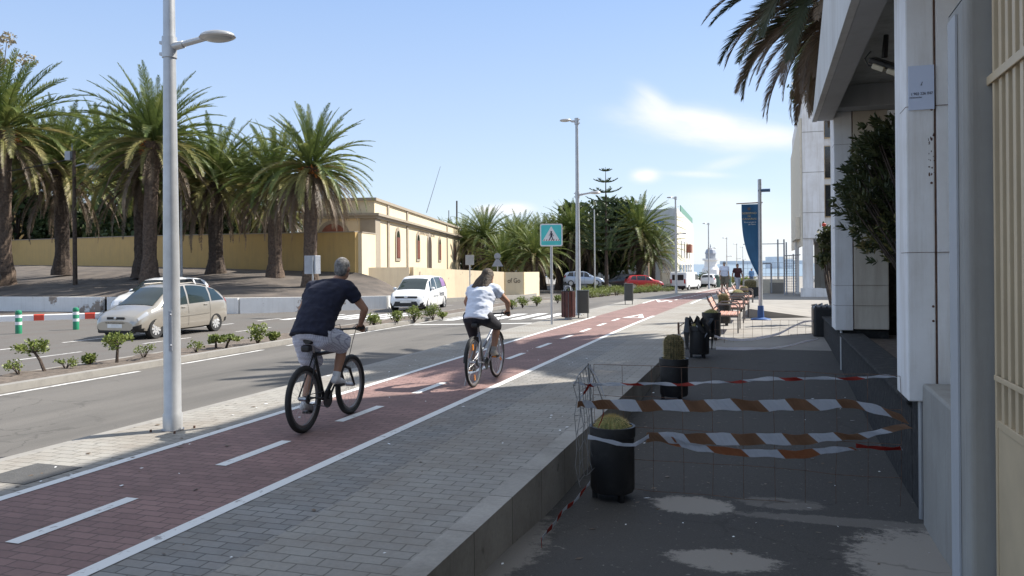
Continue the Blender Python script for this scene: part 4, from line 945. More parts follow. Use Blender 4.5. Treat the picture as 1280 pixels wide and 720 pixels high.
q=at(227,344,46);m=MB();m.cyl((q.x,q.y,q.z-.3),(q.x,q.y,at(227,246,46).z),.075,.055,8);tag(m.build('utility_pole','pole'),'slim bare white pole on the bank right of the nearest street lamp','pole')
# road signs
def sign_post(q,h,z0): pass
q=at(391,418,34);a=at(393,320,34)
t=thing('panel_sign','small grey panel sign seen edge on in front of the sunlit palm trunk','road sign',(at(391,331,34).x,at(391,331,34).y,-.42))
zz=at(391,331,34).z+.42;m=MB();m.cyl((0,0,0),(0,0,zz+.35),.035,None,8);m.build('pole','pole',t)
m=MB();m.box((-.14,0,zz+.0),(.46,.05,.78),rz=R(20));m.box((.2,.05,zz+.0),(.30,.05,.78),rz=R(75));m.build('panel','poleb',t,bevel=.01)
q=gat(585,388,-.5);q=at(587.5,366,48);t=thing('panel_sign','blank grey back of a square road sign in front of the cream wall','road sign',(q.x,q.y,-.45),TH)
zz=at(587,325,48).z+.45;m=MB();m.cyl((0,0,0),(0,0,zz+.3),.035,None,8);m.build('pole','pole',t);m=MB();m.box((0,-.04,zz),(.52,.03,.6));m.build('panel',mat('sign_back',(.42,.40,.36),.5),t,bevel=.01)
q=at(622,345,66);t=thing('warning_sign','back of a triangular sign with a round sign above, beyond the cream wall','road sign',(q.x,q.y,-.6),TH)
zz=at(622,327,66).z+.6;m=MB();m.cyl((0,0,0),(0,0,zz+.4),.04,None,8);m.build('pole','pole',t);m=MB();m.prism([(-.48,zz-.4),(.48,zz-.4),(.08,zz+.3),(-.08,zz+.3)],-.05,-.03,plane='xz');m.build('panel','poleb',t)
m=MB();m.tube([(0,-.05,zz+.45),(0,-.03,zz+.45)],.27,20);m.build('round_panel','poleb',t)
# pedestrian crossing sign
q=gat(690,405.5,0);t=thing('crossing_sign','square blue pedestrian crossing sign with a walking figure in a white triangle','road sign',(q.x,q.y,0),R(16))
Zs=22.9;zs=at(689,294,Zs).z;m=MB();m.cyl((0,0,-.05),(0,0,zs+.28),.036,None,12);m.build('pole','pole',t,smooth=True)
M['cyan']=mat('sign_cyan',(.10,.66,.66),.35,var=.04)
M['signwhite']=mat('sign_white',(.85,.86,.86),.35,var=.02)
def rrect(w,h,r,n=5):
    P=[]
    for cx,cy,a0 in((w/2-r,h/2-r,0),(-w/2+r,h/2-r,PI/2),(-w/2+r,-h/2+r,PI),(w/2-r,-h/2+r,1.5*PI)):
        for k in range(n+1): P.append((cx+r*math.cos(a0+PI/2*k/n),cy+r*math.sin(a0+PI/2*k/n)))
    return P
def shift(P,dx,dz): return [(a+dx,b+dz) for a,b in P]
pn=MB();pn.prism(shift(rrect(.64,.64,.05),0,zs),-.065,-.045,plane='xz');pn=pn.build('sign_plate','signwhite',t)
m=MB();m.prism(shift(rrect(.57,.57,.03),0,zs),-.068,-.0655,plane='xz');m.build('blue_field','cyan',pn)
m=MB();m.prism([(-.25,zs-.17),(.25,zs-.17),(0,zs+.25)],-.071,-.0685,plane='xz');m.build('white_triangle','signwhite',pn)
m=MB();Y0,Y1=-.0745,-.0715
m.tube([(0.0,Y0,zs+.085),(0.0,Y1,zs+.085)],.026,12)
m.prism([(-.03,zs+.055),(.035,zs+.055),(.028,zs-.05),(-.025,zs-.05)],Y0,Y1,plane='xz')
m.prism([(-.028,zs-.05),(.002,zs-.05),(-.045,zs-.15),(-.075,zs-.15)],Y0,Y1,plane='xz');m.prism([(.0,zs-.05),(.028,zs-.05),(.07,zs-.15),(.04,zs-.15)],Y0,Y1,plane='xz')
m.prism([(.03,zs+.05),(.035,zs+.03),(.075,zs-.03),(.06,zs-.035)],Y0,Y1,plane='xz');m.prism([(-.03,zs+.05),(-.035,zs+.03),(-.07,zs-.02),(-.06,zs-.03)],Y0,Y1,plane='xz');m.build('walking_figure','ink',pn)
m=MB()
for k in range(7): x=-.21+.07*k;m.prism([(x-.012,zs-.165),(x+.01,zs-.165),(x+.022,zs-.125),(x+.004,zs-.125)],-.0748,-.0712,plane='xz')
m.build('stripes',mat('sign_red_brown',(.25,.06,.05),.5),pn)
m=MB();m.prism(shift(rrect(.5,.05,.02),0,zs-.235),-.071,-.0685,plane='xz');m.build('lower_strip',mat('sign_teal',(.10,.62,.60),.4),pn)
# bins
M['binred']=mat('bin_red_wood',(.075,.022,.018),.5,var=.3,scale=6)
M['bingrey']=mat('bin_grey_green',(.06,.066,.062),.5,var=.1)
q=gat(710.5,399.5,0);t=thing('slatted_bin','dark red wooden slatted litter bin at the foot of the second street lamp','litter bin',(q.x,q.y,0))
m=MB();m.cyl((0,0,0),(0,0,.10),.12,None,12);m.cyl((0,0,.10),(0,0,.88),.17,None,16);m.build('liner','poleb',t)
m=MB()
for k in range(12):
    a=2*PI*k/12;
    m.box((math.cos(a)*.2,math.sin(a)*.2,.48),(.03,.085,.80),rz=a)
m.build('slats','binred',t,bevel=.006)
m=MB();m.lathe([(.215,.86),(.215,.90),(.185,.9),(.185,.86)],20);m.build('rim','black',t)
m=MB()
for k in range(4): a=.8+k*PI/2;m.tube([(math.cos(a)*.17,math.sin(a)*.17,.88),(math.cos(a)*.1,math.sin(a)*.1,1.03),(0,0,1.04)],.012,5)
m.build('ash_tray_bracket','poleb',t)
def greybin(q,lab):
    t=thing('metal_bin',lab,'litter bin',(q.x,q.y,0),R(10),'grey metal litter bins')
    m=MB();m.prism(rrect(.38,.34,.08),.16,.86);m.build('bin_body','bingrey',t,bevel=.01)
    m=MB();m.prism(rrect(.40,.36,.08),.86,.885);m.build('rim','bingrey',t)
    for s in(-1,1): m=MB();m.box((s*.15,0,.08),(.03,.12,.18));m.build('leg','bingrey',t)
greybin(gat(729,397.5,0),'grey metal litter bin half hidden behind the second street lamp');greybin(gat(786,380.5,0),'lone grey metal litter bin at the pavement edge between second and third lamps')
# banner pole
q=gat(951,399,0);Zb=24.;q=at(951,399,24.0);t=thing('banner_pole','grey pole with blue base carrying a curved blue government banner','banner pole',(q.x,q.y,0))
zt_=at(950,224,24).z
m=MB();m.lathe([(0,0),(.06,.0),(.055,zt_),(0,zt_)],16);m.build('pole','pole',t,smooth=True)
m=MB();m.lathe([(0,0),(.3,0),(.28,.03),(.10,.07),(.085,.42),(0,.42)],20);m.build('blue_base',mat('blue_base',(.03,.09,.26),.5),t,smooth=True)
m=MB();m.cyl((-.05,0,zt_-.34),(.30,0,zt_-.34),.05,None,10);m.build('spotlight',mat('blue_metal',(.06,.12,.22),.4),t)
m=MB();m.cyl((.08,0,at(951,254,24).z+.02),(-.68,0,at(923,254,24).z),.022,.015,8);m.build('top_rod',mat('wooden_rod',(.25,.17,.12),.6),t)
M['banner']=mat('banner_blue',(.025,.115,.24),.7,var=.08,scale=2)
zb1=at(940,255,24).z;zb0=at(948,345,24).z;m=MB();P=[]
n=16
for k in range(n+1):
    f=k/n;P.append((-.555*math.cos(f**1.5*PI/2)-.04,zb1+(zb0-zb1)*f))
P+=[(-.04,zb0),(-.04,zb1)]
vs=[];fs=[]
for k in range(n+1):
    f=k/n;xl=-.47*math.cos(f**1.6*PI/2)-.06;z=zb1+(zb0-zb1)*f
    for j in range(5):
        x=-.055+(xl+.055)*j/4;vs.append((x,.02*math.sin(f*7+j*.8),z))
fs=[(k*5+j,k*5+j+1,(k+1)*5+j+1,(k+1)*5+j) for k in range(n) for j in range(4)]
m.add(vs,fs);bn=m.build('banner','banner',t,fix=False);md=bn.modifiers.new('s','SOLIDIFY');md.thickness=.006
M['gold']=mat('gold_print',(.55,.45,.22),.6);M['paleprint']=mat('pale_print',(.7,.72,.72),.6)
for s,sz,dz,mm,dx in(('GOBIERNO',.085,.30,'gold',-.31),('DE',.07,.385,'gold',-.31),('CANARIAS',.085,.47,'gold',-.30),('Viceconsejería',.06,.56,'paleprint',-.285),('de Pesca',.06,.625,'paleprint',-.23)):
    text(s,'lettering',sz,mm,bn,(dx,-.032,zb1-dz),(PI/2,0,0),ext=.002)
m=MB();m.prism([(-.35,zb1-.18),(-.27,zb1-.18),(-.26,zb1-.10),(-.29,zb1-.11),(-.31,zb1-.08),(-.33,zb1-.11),(-.36,zb1-.10)],-.032,-.03,plane='xz');m.build('crest',mat('crest_brown',(.12,.10,.10),.6),bn)
# wheelchair ramp slab
q0=gat(938,398,.0);m=MB();m.add([(-.55,25.6,0),(1.35,26.4,-.0),(1.35,30.6,.0),(-.55,30.3,-.0),(-.55,25.6,.30),(-.55,30.3,.26)],[(4,1,2,5),(4,0,1),(5,2,3),(0,4,5,3)])
tag(m.build('ramp','plaza',fix=True),'pale concrete ramp wedge behind the foot of the banner pole','ramp')
# planters with cacti
def pot(x,y,z,r,h,lab,plant,ph,group='black round planters with cacti along the kerb'):
    t=thing('cactus_planter',lab,'planter',(x,y,z),0,group)
    m=MB();m.lathe([(0,.07),(r*.93,.07),(r*1.0,.10),(r,h-.10),(r*1.05,h-.09),(r*1.05,h),(r*.93,h),(r*.93,h-.06),(0,h-.06)],32);m.build('pot_body','potblack',t,smooth=True)
    for k in range(3):
        a=2*PI*k/3-.9;m=MB();m.box((math.cos(a)*r*.8,math.sin(a)*r*.8,.04),(.05,.04,.08),rz=a);m.build('leg','black',t)
    m=MB();rn=random.Random(int(x*100+y*10))
    rr=r*.80
    nr=22;vs=[];mm=14
    for i in range(mm+1):
        th=PI*.5*i/mm if plant=='ball' else PI*.5*i/mm
        for k in range(nr*2):
            a=PI*k/nr;rib=1+(.05 if k%2 else -.05)
            if plant=='ball': R0=rr*math.cos(th*.98);Z0=ph*math.sin(th)
            else: 
                f=i/mm;R0=rr*(.85 if f<.7 else .85*math.sqrt(max(0,1-((f-.7)/.3)**2)));Z0=ph*f
            vs.append((math.cos(a)*R0*rib,math.sin(a)*R0*rib,h-.06+Z0))
    n2=nr*2;m.add(vs,[(i*n2+k,i*n2+(k+1)%n2,(i+1)*n2+(k+1)%n2,(i+1)*n2+k) for i in range(mm) for k in range(n2)]+[tuple(mm*n2+k for k in range(n2))]);c=m.build('cactus','cactus' if plant=='ball' else 'cactusbrown',t)
    sp=MB()
    for i in range(1,mm):
        for k in range(1,n2,2):
            p=Vector(vs[i*n2+k]);o_=Vector((p.x,p.y,(p.z-h)*.6)).normalized()
            for q in range(3):
                d=(o_+Vector((rn.gauss(0,.5),rn.gauss(0,.5),rn.gauss(0,.5)))).normalized()*.035;w=d.orthogonal().normalized()*.0016
                sp.add([p-w,p+w,p+d],[(0,1,2)])
    sp.build('spines','spine',c,fix=False)
    return t
pot(-1.36,7.22,FZ(7.2),.20,.66,'nearest black planter with a round golden cactus beside the wire mesh','ball',.14)
pot(-1.33,12.0,FZ(12.0),.205,.62,'second black planter from the camera with a tall bristly cactus','col',.42)
t=pot(-1.28,16.0,FZ(16.0),.19,.62,'black planter wrapped in torn plastic just behind the second planter','ball',.1)
m=MB();rn=random.Random(6)
zf=.60
for k in range(9):
    a=rn.random()*6.3;m.tube([(math.cos(a)*.16,math.sin(a)*.16,zf),(math.cos(a)*.24,math.sin(a)*.24,zf+.05+.16*rn.random()),(math.cos(a+.5)*.28,math.sin(a+.5)*.28,zf-.1),(math.cos(a+.4)*.25,math.sin(a+.4)*.25,zf-.45)],[.03,.05,.04,.01],5,sx=1,sy=.3)
m.build('torn_plastic','black',t);m=MB();m.ball((.0,-.2,zf+.03),(.035,.02,.03),8,6);m.build('white_scrap','signwhite',t)
pot(-1.22,18.7,FZ(18.7),.205,.62,'black planter with a low golden cactus in front of the first bench','ball',.12)
pot(-1.15,22.6,0,.19,.60,'sunlit black planter with a tall golden cactus behind the first bench','col',.34)
pot(-1.0,29.2,0,.24,.66,'black planter with a small golden cactus halfway along the benches','ball',.16)
pot(-.92,34.,0,.22,.5,'black planter with an upright cactus past the last bench','col',.32)
pot(-.85,43.5,Lz(43.5),.42,.55,'wide dark planter with a cactus in front of the beige end wall','col',.45)
# benches
M['benchred']=mat('bench_red_slats',(.38,.16,.12),.6,scale=8,col2=(.55,.36,.28))
M['benchrail']=mat('bench_frame',(.16,.15,.15),.45,.5)
def bench(x,y,lab):
    t=thing('street_bench',lab,'bench',(x,y,0),0,'red slatted benches with looped steel frames')
    m=MB()
    for k in range(5): m.cb(-.02+.1*k,.065+.1*k,-.75,.75,.42,.455)
    m.build('seat','benchred',t,bevel=.006)
    m=MB()
    for k in range(3): m.box((-.13-.055*k,0,.56+.11*k),(.025,1.5,.10),rot=Euler((0,R(-28),0)))
    m.build('backrest','benchred',t,bevel=.006)
    for s in(-1,1):
        m=MB();yy=s*.72;m.tube([(-.06,yy,0),(-.08,yy,.5),(-.28,yy,.9)],.018,8);m.tube([(-.1,yy,.60),(.0,yy,.70),(.40,yy,.70),(.46,yy,.64),(.46,yy,0)],.018,8);m.tube([(-.07,yy,.41),(.46,yy,.41)],.016,6);m.build('frame','benchrail',t,smooth=True)
bench(-1.15,20.9,'first red slatted bench, nearest to the camera, with steel loop arms');bench(-1.12,24.4,'second red slatted bench, between the sunlit planter and the banner pole');bench(-1.05,26.9,'third red slatted bench along the row');bench(-1.0,31.6,'last red slatted bench, farthest along the row')
# far green posts / planters on the left pavement end
for px,py,Z,lab,w,h in((865.5,361,88,'dark green round planter bush in front of the white van',.55,1.5),(872.5,360,95,'second dark green planter right of the van',.5,1.4)):
    q=at(px,py,Z);t=thing('round_planter',lab,'planter',(q.x,q.y,q.z));m=MB();m.lathe([(0,0),(w*.7,0),(w,.7),(0,.7)],12);m.build('pot_body','bingrey',t);L=MB();leafcloud(L,(0,0,1.0),(w,w,.5),200,.2,rn,shell=0);L.build('foliage','pine',t,fix=False)
for px,lab in((879.5,'green cylinder post left of the parked white car'),(897,'green cylinder post left of the man in white'),(911,'green cylinder post between the strolling men')):
    q=at(px,359,92);m=MB();m.lathe([(0,0),(.3,0),(.3,1.25),(.2,1.4),(0,1.42)],12,c=q);tag(m.build('litter_column',mat('col_green',(.08,.13,.10),.5)),lab,'post')
# ================================================================ WIRE MESH AND TAPE
def wiregrid(name,P00,P10,P01,P11,nu,nv,r,mat_,parent,jit=.006,seed=1):
    rn=random.Random(seed);P00,P10,P01,P11=map(Vector,(P00,P10,P01,P11));m=MB()
    J={}
    def pt(i,j):
        if (i,j) not in J:
            u=i/nu;v=j/nv;J[(i,j)]=P00.lerp(P10,u).lerp(P01.lerp(P11,u),v)+Vector([rn.uniform(-jit,jit) for _ in range(3)])
        return J[(i,j)]
    for i in range(nu+1): m.tube([pt(i,j) for j in range(nv+1)],r,4,cap=False)
    for j in range(nv+1): m.tube([pt(i,j) for i in range(nu+1)],r,4,cap=False)
    return m.build(name,mat_,parent)
def pix(px,py,Z): return at(px,py,Z)
t=thing('wire_mesh_barrier','bent rusty wire mesh barrier across the near end of the forecourt','wire mesh',(0,0,0))
wiregrid('mesh_sheet',pix(745,607,7.4),pix(1126,640,6.95),pix(742,455,7.4),pix(1126,470,6.95),10,4,.0022,'rustwire',t,.01,1)
wiregrid('bent_mesh_end',pix(722,607,6.7),pix(746,580,7.35),pix(717,478,6.7),pix(736,456,7.35),6,6,.003,'wire',t,.02,2)
m=MB();m.tube([pix(739,603,7.3),pix(741,540,7.3),pix(738,500,7.3),pix(735,454,7.3)],.008,8);m.build('steel_rod','wire',t)
m=MB();m.tube([pix(735,455,7.3),pix(745,478,7.35),pix(753,500,7.35),pix(755,540,7.35)],.005,6);m.tube([pix(735,455,7.3),pix(722,470,6.9),pix(718,482,6.7)],.005,6);m.build('bent_wire','wire',t)
t=thing('wire_mesh_barrier','low sunlit wire mesh barrier around the wrapped planter and first bench','wire mesh',(0,0,0))
wiregrid('mesh_sheet',pix(905,436,17.6),pix(1028,424,19.2),pix(905,400,17.6),pix(1028,401,19.2),11,3,.003,'rustwire',t,.012,3)
wiregrid('bent_mesh_end',pix(850,436,16.4),pix(905,436,17.6),pix(852,403,16.4),pix(905,400,17.6),5,3,.003,'rustwire',t,.015,5)
m=MB();m.tube([pix(849,437,16.4),pix(848,403,16.4)],.022,8);m.tube([pix(849,408,16.4),pix(858,402,16.4),pix(866,405,16.4)],.01,6);m.build('stake','rustwire',t)
M['tapewhite']=mat('tape_white',(.66,.68,.72),.45,var=.05,scale=20);M['tapeor']=mat('tape_orange',(.44,.19,.09),.45,var=.15,scale=9);M['tapeor2']=mat('tape_brown_orange',(.34,.20,.12),.5,var=.15,scale=9)
M['tapepale']=mat('tape_pale',(.92,.90,.93),.5,var=.03,scale=9);M['tapered']=mat('tape_red',(.42,.05,.035),.5,var=.15)
def tape(name,label,pts,w,per,slant,mats,tw=0,grp=None,seed=0,sag=.0):
    for _n in mats:
        _t=M[_n].node_tree
        if not _t.nodes.get('TR'):
            _o=_t.nodes['Material Output'];_p=_t.nodes['Principled BSDF'];_r=_t.nodes.new('ShaderNodeBsdfTranslucent');_r.name='TR';_r.inputs['Color'].default_value=tuple(M[_n].node_tree.nodes['Color Ramp'].color_ramp.elements[0].color);_x=_t.nodes.new('ShaderNodeMixShader');_x.inputs[0].default_value=.6;_t.links.new(_p.outputs[0],_x.inputs[1]);_t.links.new(_r.outputs[0],_x.inputs[2]);_t.links.new(_x.outputs[0],_o.inputs['Surface'])
    """ribbon with alternating slanted blocks along a smooth curve; pts = (px,py,Z[,w])"""
    rn=random.Random(seed);P=[at(*p[:3]) for p in pts];Wd=[(p[3] if len(p)>3 else w) for p in pts]
    L=[0]
    for a,b in zip(P[:-1],P[1:]): L.append(L[-1]+(b-a).length)
    def ev(s):
        s=max(0,min(L[-1],s))
        for k in range(len(P)-1):
            if s<=L[k+1]+1e-9:
                f=(s-L[k])/(L[k+1]-L[k]);p0=P[max(k-1,0)];p1=P[k];p2=P[k+1];p3=P[min(k+2,len(P)-1)]
                q=.5*((2*p1)+(p2-p0)*f+(2*p0-5*p1+4*p2-p3)*f*f+(3*p1-p0-3*p2+p3)*f**3);return q,Wd[k]*(1-f)+Wd[k+1]*f
    m=MB();s=0;k=0;st=per/6
    def edge(s,side):
        q,ww=ev(s);a=tw*math.sin(s*1.7+seed)+(.95 if seed in(10,11) else 0);up=Vector((0,math.sin(a),math.cos(a)))
        return q+up*ww*side+Vector((0,.016*math.sin(s*9+side)+.006*math.sin(s*31+side*4),.006*math.sin(s*13)+.004*math.sin(s*27+side*3)))
    sl=slant
    n=int(L[-1]/st)+1
    for i in range(n):
        s0=i*st;s1=min(L[-1],s0+st)
        a=edge(s0+ (sl if 0 else 0),-.5);b=edge(s1,-.5);
        def sh(s): return max(0,min(L[-1],s-sl))
        m.add([edge(s0,-.5),edge(s1,-.5),edge(sh(s1),.5),edge(sh(s0),.5)],[(0,1,2,3)],(i//6)%len(mats))
    o=m.build(name,list(mats),fix=False);md=o.modifiers.new('s','SOLIDIFY');md.thickness=.0015
    return tag(o,label,'barrier tape',grp)
W3=('tapewhite','tapeor2','tapeor2')
tape('barrier_tape','wide orange and white barrier tape stretched level, the upper wide band',[(722,506,6.75,.045),(745,505,7.1,.075),(790,507,7.1,.10),(850,507,7.1,.10),(1010,506,7.0,.10),(1060,505,6.95,.07),(1095,511,6.9,.075),(1137,528,6.8,.045)],.1,.21,.085,('tapeor2','tapewhite'),.05,'barrier tapes across the forecourt',1)
tape('barrier_tape','wide orange and white barrier tape, the middle band fixed to the grey drain pipe',[(808,547,7.1,.075),(850,548,7.1,.10),(900,549,7.1,.105),(985,549,7.0,.10),(1060,546,6.95,.06),(1100,540,6.9,.05),(1141,531,6.75,.05)],.1,.21,.085,('tapeor2','tapewhite'),.05,'barrier tapes across the forecourt',2)
tape('barrier_tape','lowest narrow orange and white tape sagging below the middle band',[(810,546,7.12,.06),(850,554,7.1,.07),(890,562,7.1,.06),(950,567,7.05,.07),(1000,567,7.0,.075),(1045,563,7.0,.05),(1072,559,7.0,.03)],.08,.3,.07,('tapeor','tapewhite'),.1,'barrier tapes across the forecourt',3)
tape('barrier_tape','short thin red tape end with a white knot below the middle band',[(1070,557,7,.03),(1085,560,7,.03),(1110,561,7,.03),(1128,559,7,.045)],.03,.4,.02,('tapered','tapewhite'),.2,'barrier tapes across the forecourt',4)
tape('barrier_tape','thin red and white tape tied high across the forecourt to the white column',[(717,479,6.75,.02),(745,481,7.2,.03),(790,480,7.2,.02),(845,480,7.3,.03),(900,478,7.25,.02),(960,474,7.2,.03),(1040,473,7.1,.022),(1122,471,7.0,.025)],.03,.16,.06,('tapewhite','tapewhite','tapered'),.6,'barrier tapes across the forecourt',5)
tape('barrier_tape','white tape looped around the nearest round planter',[(735,546,6.95,.03),(752,551,6.9,.03),(785,556,6.88,.035),(800,552,6.9,.03),(812,545,7.05,.04)],.03,.5,.03,('tapewhite','tapewhite'),.3,'barrier tapes across the forecourt',6)
tape('barrier_tape','red and white tape wound round the bent mesh beside the pavement kerb',[(723,502,6.9,.03),(731,490,7.1,.03),(738,478,7.2,.05),(741,470,7.22,.05)],.03,.16,.03,('tapewhite','tapered'),.5,'barrier tapes across the forecourt',7)
tape('barrier_tape','white tape strand hanging from the tip of the bent mesh',[(736,457,7.28,.02),(744,470,7.28,.02),(754,492,7.25,.02),(755,515,7.2,.02),(748,535,7.1,.03)],.03,.35,.02,('tapewhite','tapered'),.5,'barrier tapes across the forecourt',8)
tape('barrier_tape','red and white tape end lying at the foot of the pavement kerb near the camera',[(737,604,6.95,.025),(722,622,6.7,.028),(706,637,6.45,.03),(690,657,6.15,.03),(678,674,5.9,.028),(678,684,5.8,.03)],.03,.13,.03,('tapewhite','tapered'),.3,'barrier tapes across the forecourt',9)
tape('barrier_tape','pale tape sweeping from the wrapped planter up to the tarpaulin crate',[(893,420,15.6,.05),(925,425,16.2,.06),(970,418,17,.09),(1000,404,18.2,.06),(1020,401,19,.05),(1034,407,18.6,.05)],.08,2.,.02,('tapepale','tapepale'),.1,'barrier tapes by the benches',10)
tape('barrier_tape','pale tape drooping low in front of the sunlit mesh',[(895,435,15.8,.06),(935,436,16,.07),(975,434,16.5,.06),(1005,427,17.4,.05),(1023,424,18,.05)],.08,2.,.02,('tapepale','tapepale'),.3,'barrier tapes by the benches',11)
tape('barrier_tape','pale tape hanging between the rusty stake and the wrapped planter',[(848,419,16.3,.05),(862,430,16.2,.04),(880,425,15.4,.04),(884,416,15.4,.05)],.06,2.,.02,('tapewhite','tapewhite'),.4,'barrier tapes by the benches',12)
# ================================================================ VEHICLES
def catmull(tab,y):
    for k in range(len(tab)-1):
        if y<=tab[k+1][0] or k==len(tab)-2:
            f=(y-tab[k][0])/(tab[k+1][0]-tab[k][0]);f=max(0,min(1,f))
            p0=tab[max(k-1,0)];p1=tab[k];p2=tab[k+1];p3=tab[min(k+2,len(tab)-1)]
            out=[]
            for a,b,c,d in zip(p0[1:],p1[1:],p2[1:],p3[1:]):
                m1=(c-a)*.5 if k>0 else (c-b);m2=(d-b)*.5 if k<len(tab)-2 else (c-b)
                # monotone-ish limit
                if (c-b)*(b-a)<=0 and k>0: m1=0
                if (d-c)*(c-b)<=0 and k<len(tab)-2: m2=0
                f2=f*f;f3=f2*f;out.append((2*f3-3*f2+1)*b+(f3-2*f2+f)*m1+(-2*f3+3*f2)*c+(f3-f2)*m2)
            return out
def car(name,label,tab,paint,wheels,wr,side_glass,wscreen,rscreen,loc,rz,group=None,rim='steel',extra=None,glass='darkglass',spokes=9,lowtrim=True,bare=False):
    t=thing(name,label,'car',loc,rz,group)
    ny=84;y0=tab[0][0];y1=tab[-1][0]
    def sec(y):
        zb,zl,zt,wl,wt=catmull(tab,y);h=zl-zb
        return [(0,zb),(wl*.86,zb),(wl*.95,zb+.05),(wl*.985,zb+h*.25),(wl*1.0,zb+h*.55),(wl*.985,zb+h*.85),(wl*.955,zl),(wl*.955-(wl*.955-wt)*.5+.018,zl+(zt-zl)*.5),(wt,zt-.035*min(1,(zt-zl)*3)),(wt*.9,zt-.008),(wt*.5,zt+.02),(0,zt+.028)]
    SN=12
    def surf(y,v,off=0,s=1):
        c=sec(y);v=max(0,min(SN-1,v));k=min(int(v),SN-2);f=v-k
        x=c[k][0]*(1-f)+c[k+1][0]*f;z=c[k][1]*(1-f)+c[k+1][1]*f
        if off:
            d=Vector((c[k+1][0]-c[k][0],c[k+1][1]-c[k][1]));d.normalize();x+=d.y*off;z-=d.x*off*1.
            if d.x<0: pass
        return Vector((x*s,y,z))
    m=MB();vs=[];ring=2*SN-2
    for i in range(ny+1):
        y=y0+(y1-y0)*i/ny;c=sec(y)
        for (x,z) in c: vs.append((x,y,z))
        for (x,z) in c[1:-1][::-1]: vs.append((-x,y,z))
    fs=[(i*ring+k,i*ring+(k+1)%ring,(i+1)*ring+(k+1)%ring,(i+1)*ring+k) for i in range(ny) for k in range(ring)]
    fs+=[tuple(range(ring))[::-1],tuple(ny*ring+k for k in range(ring))];m.add(vs,fs)
    b=m.build('body',[paint,'black'],t)
    # wheel arches
    for wy in wheels:
        cu=MB();cu.cyl((-1.2,wy,wr),(1.2,wy,wr),wr*1.14,None,28);cut=cu.build('cut','black')
        md=b.modifiers.new('c','BOOLEAN');md.object=cut;md.operation='DIFFERENCE';md.solver='EXACT'
        bpy.context.view_layer.update();dg=bpy.context.evaluated_depsgraph_get();me=bpy.data.meshes.new_from_object(b.evaluated_get(dg));b.modifiers.clear()
        b.data=me;bpy.data.objects.remove(cut)
    me=b.data
    while len(me.materials)<2: me.materials.append(M['black'])
    for p in me.polygons:
        c=p.center;mi=0
        for wy in wheels:
            if abs(math.hypot(c.y-wy,c.z-wr)-wr*1.14)<.02 and abs(p.normal.x)<.5: mi=1
        if lowtrim and c.z<.41 and abs(c.y)>y1*.86: mi=1
        if p.normal.z<-.8: mi=1
        p.material_index=mi
    me.polygons.foreach_set('use_smooth',[True]*len(me.polygons))
    try: me.set_sharp_from_angle(angle=R(34))
    except Exception: pass
    def patch(nm,ya,yb,va,vb,mt,par=t,off=.006,nyy=10,nv=6,sides=(1,-1),shape=None,th=0):
        for s in sides:
            q=MB();vv=[]
            for i in range(nyy+1):
                for j in range(nv+1):
                    u=i/nyy;v=j/nv
                    if shape: yy,v2=shape(u,v)
                    else: yy=ya+(yb-ya)*u;v2=va+(vb-va)*v
                    vv.append(surf(yy,v2,off,s))
            q.add(vv,[(i*(nv+1)+j,(i+1)*(nv+1)+j,(i+1)*(nv+1)+j+1,i*(nv+1)+j+1) for i in range(nyy) for j in range(nv)])
            o=q.build(nm,mt,par,smooth=True,fix=False)
        return o
    for (a0,a1,b0,b1) in side_glass:   # bottom y range, top y range
        patch('side_window',0,0,0,0,glass,shape=lambda u,v:((a0+(a1-a0)*u)*(1-v)+(b0+(b1-b0)*u)*v,6.12+(7.9-6.12)*v))
    def screen(nm,ya,yb,va,vb):
        q=MB();vv=[];nn=14
        for i in range(9):
            for j in range(nn+1):
                u=i/8;w=-1+2*j/nn;v=11-abs(w)*(11-(va+(vb-va)*u));yy=ya+(yb-ya)*u;p=surf(yy,v,0,1 if w>=0 else -1);vv.append(p+Vector((0,(.012 if ya>0 else -.012),.008)))
        q.add(vv,[(i*(nn+1)+j,(i+1)*(nn+1)+j,(i+1)*(nn+1)+j+1,i*(nn+1)+j+1) for i in range(8) for j in range(nn)]);return q.build(nm,glass,t,smooth=True,fix=False)
    if wscreen: screen('windscreen',wscreen[0],wscreen[1],8.6,8.6)
    if rscreen: screen('rear_window',rscreen[0],rscreen[1],8.6,8.6)
    if not bare:
        for wy in wheels:
            for s in(-1,1):
                wx=sec(wy)[4][0]-.10
                w=MB();w.lathe([(wr*.62,-.09),(wr*.93,-.10),(wr,-.07),(wr,.07),(wr*.93,.10),(wr*.66,.10),(wr*.62,.07)],28,axis='x');w=w.build('wheel','dark',t,smooth=True,loc=(s*wx,wy,wr))
                q=MB();ox=s*.075
                q.lathe([(wr*.54,.01),(wr*.56,.018),(wr*.66,.02),(wr*.64,-.02)],28,(ox,0,0),axis='x')
                for k in range(spokes):
                    a=2*PI*k/spokes;q.box((ox,math.cos(a)*wr*.34,math.sin(a)*wr*.34),(.025,wr*.56,wr*.20),rot=Euler((a,0,0)))
                q.tube([(ox-.02,0,0),(ox+.02,0,0)],wr*.17,14);q.build('rim',rim,w)
                q=MB();q.tube([(s*.03,0,0),(s*.05,0,0)],wr*.62,24);q.build('brake_shadow_disc','black',w)
    fy=y1;
    H=dict(t=t,sec=sec,surf=surf,patch=patch,y0=y0,y1=y1)
    # lamps
    if extra: extra(H)
    # mirrors
    for s in(-1,1):
        my=side_glass[0][1]-.12 if False else wscreen[0]-.42;p=surf(my,6.3,.0,s);q=MB();q.ball((p.x+s*.10,my,p.z+.06),(.10,.07,.08),12,8);q.cyl((p.x,my,p.z),(p.x+s*.06,my,p.z+.03),.02,None,6);q.build('door_mirror',paint,t,smooth=True)
    # handles and door seams
    return H
def paintm(name,c,metal=.0,rough=.3): return mat(name,c,rough,metal,var=.02,coat=.8)
